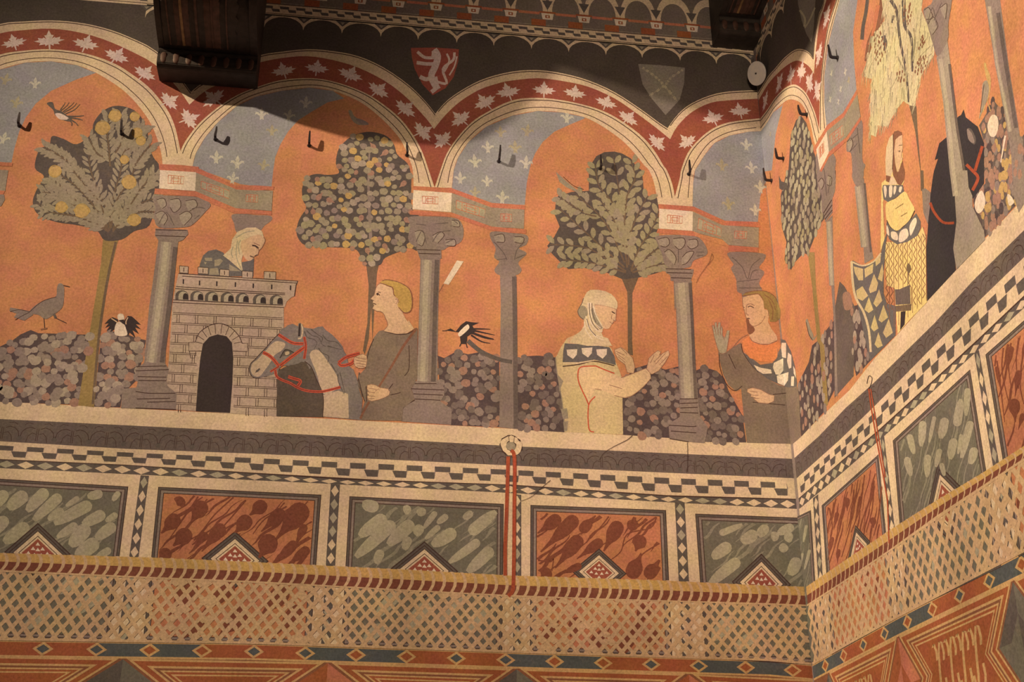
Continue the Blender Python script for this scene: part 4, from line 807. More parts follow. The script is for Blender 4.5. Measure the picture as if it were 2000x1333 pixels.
def cornice(wall, parent, lt, lb, gb, dt, db, up):
    P = mk(.6, wall); A = Strip(wall, lt, lb); P.uvpoly(A.poly(), 'cream')
    P.build('painted_ledge', parent)
    P = mk(.6, wall); A = Strip(wall, lb, gb); P.uvpoly(A.poly(0, 1), 'greyd')
    P.k += 1
    u = A.u0; per = 60 * M; h = abs(A.f(0, 0)[1] - A.f(0, 1)[1])
    def st(pts, w=1.2):
        w *= M
        for (a, b), (c, d) in zip(pts, pts[1:]):
            l = math.hypot(c - a, d - b) or 1; nx, ny = -(d - b) / l * w / 2, (c - a) / l * w / 2
            P.uvpoly([(a + nx, b + ny), (c + nx, d + ny), (c - nx, d - ny), (a - nx, b - ny)], 'line', up=False)
    while u < A.u1 - per:
        f = lambda t, v: A.f(u + t * per, v)
        for s_ in (1, -1):
            st([f(.5 + s_ * x, y) for x, y in ((.02, .72), (.06, .5), (.16, .36), (.3, .3), (.42, .36))])
            st([f(.5 + s_ * x, y) for x, y in ((.2, .95), (.24, .7), (.34, .55), (.46, .6))], 1.0)
            st([f(.5 + s_ * x, y) for x, y in ((.1, .2), (.2, .1), (.34, .14))], 1.0)
        c = f(.5, .8); r = .08 * per
        P.uvpoly([(c[0] + r * math.cos(t), c[1] + r * math.sin(t)) for t in [k * math.pi / 4 for k in range(8)]], 'frame', up=False)
        for x in (.02, .97): st([f(x, .35), f(x, .9)], 1.0)
        u += per
    P.build('painted_leaf_moulding', parent)
    P = mk(.6, wall); A = Strip(wall, gb, dt); P.uvpoly(A.poly(), 'cream'); P.k += 1
    per = 51.5 * M; u = A.u0 + rnd(0, .3) * per; sg = 1
    while u < A.u1 - per:
        f = lambda t, v: A.f(u + t * per * up + (per if up < 0 else 0), v)
        P.uvpoly([f(0, .22), f(.56, .22), f(.56, .48), f(.04, .48)], 'frame', up=False)
        P.uvpoly([f(.5, .5), f(1.0, .5), f(1.0, .82), f(.62, .82)], 'frame', up=False)
        P.uvpoly([f(1.0, .24), f(1.04, .46), f(1.0, .82)], 'grey', up=False)
        u += per
    P.uvpoly(A.poly(.955, 1.0), 'line')
    P.build('painted_dentils', parent)
    P = mk(.6, wall); A = Strip(wall, dt, db); P.uvpoly(A.poly(), 'frame'); P.k += 1
    per = 33 * M; u = A.u0
    while u < A.u1 - per:
        f = lambda t, v: A.f(u + t * per, v); j = rnd(-.05, .05)
        P.uvpoly([f(.06, .5 + j), f(.5 + j, .06), f(.94, .5), f(.5, .94)], random.choice(('cream', 'cream', 'blobg')), up=False)
        u += per
    P.build('painted_diamond_band', parent)
GC = 'painted cornices below the arcades'
CL = thing('painted_cornice', 'painted cornice of ledge, leaf moulding, dentils and diamonds on the left wall', 'painted moulding', LW.px(780, 880), GC)
cornice(LW, CL, LEDGE_T, LEDGE_B, GREY_B, DIA_T, DIA_B, 1)
CRR = thing('painted_cornice', 'painted cornice of ledge, leaf moulding, dentils and diamonds on the right wall', 'painted moulding', RW.px(1760, 720), GC)
cornice(RW, CRR, R_LEDGE_T, R_LEDGE_B, R_GREY_B, R_DIA_T, R_DIA_B, -1)

# ---- dado of imitation marble panels
def inq(q, d):
    """inset a px quad by d px"""
    n = len(q); out = []
    area = sum(q[i][0] * q[(i + 1) % n][1] - q[(i + 1) % n][0] * q[i][1] for i in range(n)); sg = 1 if area > 0 else -1
    for i in range(n):
        p0, p1, p2 = q[i - 1], q[i], q[(i + 1) % n]
        def off(a, b):
            l = math.dist(a, b); nx, ny = -(b[1] - a[1]) / l * sg, (b[0] - a[0]) / l * sg
            return (a[0] + nx * d, a[1] + ny * d), (b[0] - a[0], b[1] - a[1])
        (ax, ay), (ux, uy) = off(p0, p1); (bx, by), (vx, vy) = off(p1, p2)
        den = ux * vy - uy * vx
        t = ((bx - ax) * vy - (by - ay) * vx) / den
        out.append((ax + ux * t, ay + uy * t))
    return out
def us_in(p, us): return inside(p, us)
def panel(par, wall, quad, ground, blob, blobs, label, loz=None, dd=1.0, veins=()):
    P = mk(1.2, wall); q = Q(quad)
    P.pp(q, 'line')
    for d, m in ((1.5, 'frame'), (5, 'line'), (6.5, 'grey'), (11, 'line'), (12.6, ground)): P.pp(inq(q, d * dd), m)
    inn = inq(q, 12.6 * dd); vein = {'blobr': 'blobr', 'blobg': 'veing'}[blob]
    for st in veins:
        P.line(st, 3.2, blob, True, .4)
    # veins of the imitation marble
    P.dabs()
    us = [wall.uv(*p) for p in inn]; ua, ub = min(p[0] for p in us), max(p[0] for p in us); va, vb = min(p[1] for p in us), max(p[1] for p in us)
    st_ = 11 * M; x = ua - (vb - va)
    while x < ub:
        run = []; ph = rnd(0, 6); wv = rnd(1.0, 3.6) * M
        y = va + rnd(.25, .95) * (vb - va); ln = rnd(50, 150) * M; s = 0
        while s < ln:
            p_ = (x + (y - va) * .95 + s * .72 + .006 * math.sin(s * 60 + ph), y + s * .69)
            ok = us_in(p_, us)
            run.append((p_, wv * math.sin(math.pi * (s / ln * .9 + .05)), ok)); s += 9 * M
        for (p0, w0, o0), (p1, w1, o1) in zip(run, run[1:]):
            if o0 and o1: P.uvpoly([(p0[0] - w0, p0[1] + w0 * .6), (p1[0] - w1, p1[1] + w1 * .6), (p1[0] + w1, p1[1] - w1 * .6), (p0[0] + w0, p0[1] - w0 * .6)], vein, wall, up=False)
        x += st_
    P.dabs(False); P.dabs()
    for b in blobs:
        w, x = WIN[b[0]], b[1:]
        P.drop(w[0] + x[0] / w[2], w[1] + x[1] / w[2], x[2] / w[2], w[0] + x[3] / w[2], w[1] + x[4] / w[2], blob, .25 if blob == 'blobr' else .5)
    o = P.build('marble_panel', par, label)
    if loz:
        L_ = mk(1.9, wall)
        for d, m in ((0, 'line'), (.05, 'frame'), (.13, 'line'), (.17, 'frame'), (.25, 'line'), (.28, 'cream'), (.42, 'line'), (.45, 'cream'), (.52, 'red')):
            c = loz[0]; k = 1 - d
            L_.pp([(c[0] + (p[0] - c[0]) * k, c[1] + (p[1] - c[1]) * k) for p in loz[1:]], m)
        c, T_, R_, B_, Lf = loz
        ex = ((R_[0] - Lf[0]) / 2, (R_[1] - Lf[1]) / 2); ey = ((T_[0] - B_[0]) / 2, (T_[1] - B_[1]) / 2)
        f = lambda x, y: (c[0] + ex[0] * x + ey[0] * y, c[1] + ex[1] * x + ey[1] * y)
        L_.k += 1
        for x, y in ((0, .3), (-.14, .15), (.14, .15), (0, .12), (-.28, 0), (.28, 0), (-.1, -.05), (.1, -.05), (0, -.2)):
            s_ = .07
            L_.pp([f(x - s_, y - s_ * .6), f(x + s_, y - s_ * .6), f(x, y + s_)], 'white', up=False)
        L_.build('painted_lozenge', o)
    return o
def lz(cx, cy, w, h, tx=0, ty=0): return ((cx, cy), (cx - tx, cy - h - ty), (cx + w, cy + w * .045), (cx + tx, cy + h), (cx - w, cy - w * .045))
def dstrip(par, wall, quad, n, label=None):
    P = mk(1.2, wall); q = Q(quad); P.pp(q, 'frame'); P.k += 1
    f = lambda x, y: tuple((q[0][i] * (1 - x) + q[1][i] * x) * (1 - y) + (q[3][i] * (1 - x) + q[2][i] * x) * y for i in (0, 1))
    for k in range(n):
        a, b = k / n, (k + 1) / n; m = (a + b) / 2; e = .08 / n
        P.pp([f(.5, a + e), f(.92, m), f(.5, b - e), f(.08, m)], random.choice(('cream', 'cream', 'blobg')), up=False)
    P.build('painted_diamond_band', par, label)
GD = 'painted dados of imitation marble'
DL = thing('painted_dado', 'painted dado of green and red marbled panels on the left wall', 'painted panelling', LW.px(780, 1270), GD)
P = mk(.6); A = Strip(LW, DIA_B, NET_B); P.uvpoly(A.poly(), 'cream'); P.build('cream_ground', DL)
panel(DL, LW, 'Z -80 931,250.6 951,212 1254,-120 1246', 'panelg', 'blobg',
 [('M', 20, 120, 38, -40, 200), ('M', 140, 130, 45, 50, 200), ('M', 280, 110, 40, 170, 215), ('M', 370, 140, 36, 220, 280), ('M', 20, 290, 40, -60, 380), ('M', 150, 335, 45, 30, 430), ('M', 390, 225, 28, 310, 270), ('M', 560, 190, 40, 350, 295), ('M', 640, 110, 30, 570, 130), ('M', 500, 140, 18, 430, 190), ('M', 480, 320, 28, 370, 390), ('M', 545, 350, 48, 460, 450), ('M', 650, 250, 38, 540, 310), ('M', 720, 330, 38, 620, 395), ('M', 600, 440, 48, 500, 520), ('M', 700, 480, 25, 620, 530), ('M', 765, 110, 20, 730, 150), ('M', 745, 250, 22, 690, 290), ('M', 720, 580, 34, 600, 680), ('M', 520, 640, 40, 380, 760), ('M', 300, 640, 36, 180, 760), ('M', 640, 760, 40, 480, 900), ('M', 300, 880, 40, 160, 980)],
 'green marbled panel at the left edge', lz(74, 1082, 66, 60))
panel(DL, LW, 'Z 309 951.6,627.5 967,606 1262,279 1255', 'panelr', 'blobr',
 [('M', 1165, 165, 42, 1150, 180), ('M', 1305, 200, 50, 1235, 290), ('M', 1130, 280, 46, 1055, 370), ('M', 1200, 380, 52, 1130, 450), ('M', 1430, 340, 42, 1310, 480), ('M', 1595, 290, 48, 1530, 370), ('M', 1075, 500, 42, 1030, 540), ('M', 1330, 380, 26, 1250, 440), ('N', 30, 190, 44, -40, 250), ('N', 150, 240, 42, 40, 360), ('N', 280, 230, 68, 130, 400), ('N', 80, 430, 62, 30, 530), ('N', 240, 440, 30, 100, 570), ('N', 310, 330, 26, 250, 440), ('N', 320, 480, 32, 200, 580), ('M', 1230, 720, 60, 1100, 900), ('M', 1480, 720, 50, 1300, 900), ('N', 160, 760, 60, 30, 900), ('N', 260, 880, 50, 130, 1030), ('M', 1300, 960, 40, 1200, 1050), ('M', 1560, 900, 60, 1400, 1050)],
 'red marbled panel second from the left', lz(459, 1094, 66, 56), veins=('M 1290 125,1200 260,1110 390', 'M 1520 130,1400 240,1330 330,1260 410', 'M 1600 150,1480 290,1340 440,1220 530', 'N 200 190,60 270,-20 370'))
panel(DL, LW, 'Z 682.5 970,983.8 985,981 1275,666 1264', 'panelg', 'blobg',
 [('N', 760, 190, 40, 690, 180), ('N', 810, 280, 44, 670, 380), ('N', 870, 320, 42, 650, 520), ('N', 990, 320, 44, 860, 440), ('N', 980, 210, 30, 960, 220), ('N', 1080, 225, 28, 1050, 240), ('N', 1160, 240, 20, 1090, 330), ('N', 1060, 340, 34, 1030, 370), ('N', 985, 415, 30, 960, 470), ('N', 805, 500, 30, 775, 560), ('N', 1180, 330, 20, 1100, 400), ('N', 1265, 370, 42, 1150, 450), ('N', 1420, 340, 40, 1560, 220), ('N', 1430, 430, 30, 1260, 560), ('N', 1510, 490, 40, 1380, 620), ('N', 1390, 240, 24, 1350, 270), ('N', 1230, 260, 22, 1180, 300), ('N', 900, 780, 40, 780, 900), ('N', 1100, 850, 45, 960, 990), ('N', 1320, 800, 40, 1200, 930), ('N', 1480, 880, 40, 1360, 1000), ('N', 800, 990, 40, 700, 1060)],
 'green marbled panel in the middle, left of the red cord', lz(829, 1114, 66, 56))
panel(DL, LW, 'Z 1036 987,1300.7 997,1313 1285,1035 1277', 'panelr', 'blobr',
 [('O', 280, 280, 42, 170, 370), ('O', 390, 290, 46, 190, 490), ('O', 470, 330, 36, 540, 245), ('O', 420, 420, 46, 280, 590), ('O', 560, 430, 34, 420, 530), ('O', 680, 330, 48, 595, 480), ('O', 785, 310, 38, 800, 260), ('O', 830, 420, 46, 800, 480), ('O', 215, 630, 46, 190, 650), ('O', 790, 610, 52, 850, 500), ('O', 900, 620, 44, 960, 540), ('O', 430, 580, 24, 300, 640), ('O', 420, 960, 50, 380, 1040), ('O', 240, 1010, 44, 300, 930), ('O', 540, 1080, 40, 640, 950), ('O', 720, 1100, 50, 880, 900), ('O', 920, 1030, 46, 860, 1120), ('O', 870, 860, 44, 800, 960), ('O', 240, 820, 30, 330, 790)],
 'red marbled panel right of the red cord', lz(1170, 1119, 54, 47), veins=('O 630 255,580 320,510 400', 'O 940 260,900 330,750 370,710 480,640 540', 'O 170 540,250 550,270 530,260 610', 'O 960 430,850 500,830 560', 'O 700 790,660 900,620 1020'))
P5 = panel(DL, LW, 'Z 1357.7 1004,1575 1012.5,1600 1301,1378 1287', 'panelg', 'blobg',
 [('O', 1370, 360, 22, 1500, 310), ('O', 1390, 460, 40, 1300, 520), ('O', 1450, 560, 38, 1280, 690), ('O', 1560, 380, 40, 1500, 430), ('O', 1640, 340, 34, 1600, 380), ('P', 40, 385, 32, 20, 390), ('P', 135, 390, 32, 160, 400), ('P', 100, 460, 30, 120, 440), ('P', 140, 330, 30, 60, 360), ('P', 180, 560, 40, 150, 640), ('O', 1400, 950, 45, 1300, 1050), ('O', 1560, 1040, 40, 1450, 1120)],
 'green marbled panel running into the corner', lz(1487, 1140, 58, 58))
for i, (qd, n) in enumerate((('Z 274.6 929,291 930,249 1256,229 1256', 12), ('Z 646 946,664 947,645 1262,627 1262', 12), ('Z 1002 966,1018 967,1018 1276,1002 1276', 12), ('Z 1318 982,1337 983,1354 1287,1333 1286', 12))):
    dstrip(DL, LW, qd, n)
GDR = thing('painted_dado', 'painted dado of red and green marbled panels on the right wall', 'painted panelling', RW.px(1800, 1180), GD)
P = mr(.6); A = Strip(RW, R_DIA_B, R_NET_B); P.uvpoly(A.poly(), 'cream'); P.build('cream_ground', GDR)
panel(GDR, RW, 'Z 1548 1014,1584 997,1602 1292,1573 1307', 'panelg', 'blobg', [('P', 250, 320, 10, 230, 420), ('P', 270, 480, 10, 240, 600), ('P', 225, 500, 8, 215, 560)], 'narrow green marbled strip round the corner', dd=.5)
panel(GDR, RW, 'Z 1605 988,1716 888,1747 1212,1625 1280', 'panelr', 'blobr',
 [('P', 515, 150, 18, 520, 220), ('P', 450, 240, 14, 430, 340), ('P', 685, 280, 20, 690, 330), ('P', 420, 400, 12, 390, 540), ('P', 460, 480, 14, 450, 560), ('P', 600, 130, 8, 560, 330), ('P', 690, 60, 8, 650, 260), ('P', 640, 700, 16, 600, 820), ('P', 480, 780, 14, 450, 920), ('P', 720, 660, 14, 700, 780)],
 'red marbled panel nearest the corner on the right wall', ((1677, 1078), (1671, 1026), (1700, 1058), (1683, 1130), (1655, 1098)), .6, ('P 500 130,470 330,400 560', 'P 560 80,540 300,480 520', 'P 620 40,600 200,540 360', 'P 690 20,680 200,640 360', 'P 740 60,720 250,690 380', 'P 400 200,420 330,390 460', 'P 660 600,600 780'))
panel(GDR, RW, 'Z 1744 861,1895 722,1956 1108,1771.6 1198', 'panelg', 'blobg',
 [('L', 1110, 1020, 26, 1140, 1150), ('L', 1090, 1200, 28, 1120, 1320), ('L', 1210, 920, 30, 1200, 1090), ('L', 1300, 870, 16, 1260, 1060), ('L', 1250, 1180, 26, 1240, 1330), ('L', 1380, 900, 36, 1360, 1030), ('L', 1340, 1130, 22, 1310, 1250), ('L', 1480, 900, 34, 1510, 720), ('L', 1450, 1060, 34, 1420, 1190), ('L', 1560, 660, 26, 1545, 850), ('L', 1580, 920, 30, 1510, 1180), ('L', 1610, 1130, 34, 1590, 1230), ('L', 1510, 1010, 16, 1490, 1150), ('L', 1360, 1240, 20, 1380, 1320), ('P', 1300, 300, 20, 1280, 420), ('P', 1100, 460, 20, 1080, 620), ('P', 1380, 420, 18, 1350, 520)],
 'green marbled panel in the middle of the right wall', ((1846, 985), (1832, 905), (1884, 958), (1860, 1062), (1808, 1012)), .8)
panel(GDR, RW, 'Z 1925 693,2120 520,2200 960,1990 1090', 'panelr', 'blobr',
 [('L', 1925, 760, 44, 1930, 900), ('L', 1790, 480, 16, 1830, 700), ('L', 1900, 330, 24, 1850, 560), ('L', 1960, 520, 26, 1930, 700), ('L', 1990, 850, 20, 1960, 960), ('P', 1640, 120, 16, 1620, 260)],
 'red marbled panel at the right edge', None, .9, ('L 1840 320,1830 500,1880 740', 'L 1900 280,1880 450,1900 620', 'L 1960 240,1940 420,1960 640', 'L 1790 420,1820 640,1850 900', 'L 1990 400,1970 600,2000 760'))
for qd, n in (('Z 1588 974,1598 966,1616 1284,1608 1288', 11), ('Z 1720 858,1727 852,1767 1200,1754 1207', 11), ('Z 1903 690,1912 684,1984 1087,1970 1094', 11)): dstrip(GDR, RW, qd, n)

# ---- net hanging from a rod
def net(wall, name_label, loc, rt, rb, nb, per, grp, lw=9.0, lper=18.5):
    t = thing('painted_net', name_label, 'painted netting', loc, grp)
    A = Strip(wall, rb, nb); P = mk(2.6, wall); P.dabs()
    H = abs(A.f(A.u0, 0)[1] - A.f(A.u0, 1)[1]); per *= M; dx = H / 1.3; w = per * .43
    P.sc = None
    for sg in (1, -1):
        P.k += 4; u = A.u0 - dx
        while u < A.u1 + dx:
            a0 = u + rnd(-.04, .04) * per; u += per
            lo, hi = 0.0, 1.0
            if sg > 0:                               # clipped to the ends of the band
                lo = max(lo, (A.u0 - a0) / dx); hi = min(hi, (A.u1 - a0 - w) / dx)
            else:
                lo = max(lo, (a0 + w - A.u1) / dx); hi = min(hi, (a0 - A.u0) / dx)
            if hi - lo < .02: continue
            pts = [lo + (hi - lo) * i / 4 for i in range(5)]
            for p, q in zip(pts, pts[1:]):
                x0, x1 = a0 + sg * dx * p, a0 + sg * dx * q; j = w * rnd(.85, 1.15)
                P.uvpoly([A.f(x0, p), A.f(x0 + j, p), A.f(x1 + j, q), A.f(x1, q)], 'net', up=False)
    P.dabs(False); P.dabs()
    u = A.u0 + per
    while u < A.u1 - per:                       # meshes rubbed and filled in over the years
        if math.sin(u * 5.1) + math.sin(u * 13.7 + 1) > .4:
            for r in range(7):
                if rnd(0, 1) < .16:
                    v = (r + .5) / 7.2; P.uvpoly([A.f(u, v - .07), A.f(u + per * .5, v), A.f(u, v + .07), A.f(u - per * .5, v)], 'net', up=False)
        u += per * .5
    P.dabs(False); P.uvpoly(A.poly(.96, 1.0), 'net'); P.uvpoly(A.poly(0, .03), 'net')
    P.build('net_mesh', t, 'tan diagonal netting')
    A = Strip(wall, rt, rb); P = mk(3.0, wall); P.uvpoly(A.poly(0, .55), 'rod'); P.uvpoly(A.poly(.5, 1.0), 'rodb')
    P.build('rod', t, 'golden rod, brown underneath')
    P = mk(3.2, wall); P.k += 1; u = A.u0 + lper * M; h = abs(A.f(0, 0)[1] - A.f(0, 1)[1])
    sd = 1
    while u < A.u1 - lper * M * .7:
        prev = None; w = lw * M * .62
        for x, y in ((-.12, -.02), (.16, .2), (.26, .45), (.2, .7), (.02, .9), (-.25, 1.12)):
            x *= lper * M * sd
            c = A.f(max(A.u0, min(A.u1 - w, u + x)), y)
            if prev: P.uvpoly([prev, (prev[0] + w, prev[1]), (c[0] + w, c[1]), c], 'net', up=False)
            prev = c
        u += lper * M * rnd(.95, 1.06)
    P.build('net_loops', t, 'pale loops round the rod')
GN = 'painted nets hanging from a rod'
net(LW, 'painted tan net hanging from a rod along the left wall', LW.px(780, 1262), ROD_T, ROD_B, NET_B, 20.5, GN)
net(RW, 'painted tan net hanging from a rod along the right wall', RW.px(1800, 1180), R_ROD_T, R_ROD_B, R_NET_B, 24, GN, 6.5, 20)

# ---- border below the net
def border(wall, label, loc, nb, apex, half, grp, fill2):
    """apex: wall u of the diamonds between the long panels"""
    t = thing('painted_border', label, 'painted border', loc, grp)
    us = sorted(wall.uv(*p) for p in nb)
    top = lambda u: Strip._i(us, u)
    B = 25 * M; PH = 150 * M
    u0, u1 = us[0][0], us[-1][0]
    row = lambda a, b, d0, d1: [(a, top(a) - d0)] + [(u, top(u) - d0) for u, _ in us if a < u < b] + [(b, top(b) - d0), (b, top(b) - d1)] + [(u, top(u) - d1) for u, _ in us[::-1] if a < u < b] + [(a, top(a) - d1)]
    P = mk(.6, wall); P.uvpoly(row(u0, u1, 0, 2 * B + PH + .02), 'bground'); P.build('brown_ground', t)
    for d0, nm in ((0, 0), (B + PH, 1)):
        P = mk(1.0, wall); per = 86 * M; k = 0; u = u0 - .3 * per
        while u < u1:
            a, b = max(u0, u), min(u1, u + per)
            P.uvpoly(row(a, b, d0 + .002, d0 + B - .002), ('bblue', 'bblue', 'bred', 'bred')[k % 4], up=k == 0); u += per; k += 1
        P.k += 1; u = u0 - .3 * per; k = 0
        while u < u1:
            c = (u, top(min(max(u, u0), u1)) - d0 - B / 2)
            if u0 + .05 < u < u1 - .05:
                for s_, m in ((1, 'btan'), (.62, ('bblue', 'bblue', 'bred', 'bred')[(k + (k % 2)) % 4])):
                    P.k += 1; a, h = 17 * M * s_, B * .47 * s_
                    P.uvpoly([(c[0] - a, c[1]), (c[0], c[1] + h), (c[0] + a, c[1]), (c[0], c[1] - h)], m, up=False)
                P.k -= 2
            u += per; k += 1
        P.k += 3
        P.uvpoly(row(u0, u1, d0 - .003, d0 + .004), 'btan'); P.uvpoly(row(u0, u1, d0 + B - .003, d0 + B + .004), 'btan')
        P.build('painted_band', t)
    hw, hh = half
    for i in range(len(apex) - 1):
        a, b = apex[i], apex[i + 1]
        P = mk(1.2, wall)
        def hexa(d):
            ta, tb = top(min(max(a, u0), u1)) - B, top(min(max(b, u0), u1)) - B
            k = math.hypot(hw, hh) / hh; e = d * (hw / hh + k)
            return [(a + e, ta - d), (b - e, tb - d), (b - hw - d * k, tb - PH / 2), (b - e, tb - PH + d), (a + e, ta - PH + d), (a + hw + d * k, ta - PH / 2)]
        for d, m in ((.004, 'btan'), (.011, 'bred'), (.026, 'btan'), (.033, 'bground'), (.040, 'btan'), (.045, 'bred'), (.052, 'btan'), (.057, 'bred')):
            h = hexa(d)
            if h[1][0] - h[0][0] > .05: P.uvpoly(h, m)
        h = hexa(.058); x = h[5][0] + .012; P.k += 1
        step = 33 * M
        while x < h[2][0] - step * 1.1:
            t0 = top(min(max(x, u0), u1)) - B; y1, y0 = t0 - .072, t0 - PH + .072; H_ = y1 - y0
            for pts in (((0, .22), (.08, .03), (.26, 0), (.36, .2), (.42, .5), (.52, .8), (.7, 1), (.9, .97), (.98, .78), (.9, .66)), ((.05, .95), (.2, 1), (.34, .86), (.32, .7)), ((.62, .05), (.78, 0), (.9, .16), (.86, .36))):
                w = 6.5 * M
                for (p, q) in zip(pts, pts[1:]):
                    A_ = (x + p[0] * step * 1.05, y0 + p[1] * H_); C_ = (x + q[0] * step * 1.05, y0 + q[1] * H_)
                    P.uvpoly([A_, (A_[0] + w, A_[1]), (C_[0] + w, C_[1]), C_], 'btan', up=False)
            x += step * 1.12
        P.build('ornament_panel', t)
    for i, a in enumerate(apex):
        if not u0 - hw < a < u1 + hw: continue
        P = mk(1.4, wall); ta = top(min(max(a, u0), u1)) - B - .006; c = (a, ta - PH / 2 + .006)
        T_, R_, B_, L_ = (a, ta), (a + hw - .006, c[1]), (a, ta - PH + .012), (a - hw + .006, c[1])
        cols = (('panelg', 'frame'), ('strip', 'bred'))[(i + fill2) % 2]
        def tri(*p):
            p = [(min(max(x, u0), u1), y) for x, y in p]
            return p
        P.uvpoly(tri(T_, R_, c), cols[0]); P.uvpoly(tri(R_, B_, c), cols[1], up=False); P.uvpoly(tri(B_, L_, c), cols[0], up=False); P.uvpoly(tri(L_, T_, c), cols[1], up=False)
        k = .45; mm = lambda p: (c[0] + (p[0] - c[0]) * k, c[1] + (p[1] - c[1]) * k)
        P.uvpoly(tri(mm(T_), mm(R_), c), cols[1]); P.uvpoly(tri(mm(L_), mm(T_), c), cols[0], up=False)
        P.build('painted_lozenge', t)
GB = 'painted borders under the nets'
uL = lambda x, y: LW.uv(x, y)[0]
apL = [uL(-170, 1268), uL(241, 1282), uL(641, 1284), uL(1009, 1298), uL(1345, 1310)]; apL.append(0.10)
border(LW, 'painted red and blue border with long ornament panels on the left wall', LW.px(780, 1330), NET_B, apL, (105 * M, 75 * M), GB, 1)
apR = [RW.uv(1618, 1316)[0], RW.uv(1753, 1238.6)[0], RW.uv(1976, 1123)[0]]; apR.append(2 * apR[2] - apR[1])
border(RW, 'painted red and blue border with long ornament panels on the right wall', RW.px(1830, 1280), R_NET_B, apR, (62 * M, 75 * M), GB, 0)

P = mk(3.6); P.line('K 940 1005,900 1040,800 1090,720 1140,680 1200', 1.4, 'line', taper=.4).line('K 1370 1060,1372 1150,1370 1290', 1.1, 'line'); P.line('O 250 20,190 70,130 125,60 155', 1.3, 'line', taper=.4).line('G 1560 650,1540 720,1470 820,1440 880', 1.0, 'spot'); P.line('G 1560 650,1570 690,1510 760', 1.0, 'spot')
P.build('plaster_crack', CL, 'fine cracks in the plaster')
# ---- cords
t = mk(3.6).line('f 245 205,240 400,232 650,222 900,222 1118', 7.2, 'cord', False).build('painted_cord', CL, 'double red cord hanging from a pale ring')
P = mk(3.7); P.line('f 265 160,288 185,295 300,292 600,290 900,285 1180,275 1240,245 1275', 7.4, 'cord')
P.line('f 290 190,295 300,292 600,290 900', 1.2, 'rein')
P.build('cord_strand', t)
P = mk(3.5); P.k += 1
P.disc((998.5, 871), 20.5, 'line', n=20); P.k += 1; P.disc((998.5, 871), 19.5, 'cream', n=20); P.k += 1; P.disc((998, 872), 10, 'line', n=16); P.k += 1; P.disc((998, 872), 9.2, 'grblock', n=16)
P.p('f 250 52,290 50,288 95,255 95', 'cream'); P.line('f 248 52,255 95', 1, 'line').line('f 292 52,288 95', 1, 'line').line('f 248 52,270 42,292 52', 1, 'line')
P.build('ring', t, 'pale painted ring')
t = P = mk(3.6, RW); P.line('L 790 640,810 800,850 1030,905 1330 P 780 150,790 430', 2.6, 'cord', False).line('L 805 640,830 800,868 1030,920 1330', 2.2, 'cord', False); t = P.build('painted_cord', CRR, 'thin brown cord with a ring')
P = mk(3.5, RW); P.line('L 775 600,790 540,815 555,805 610,780 650', 1.2, 'line'); P.build('ring', t)

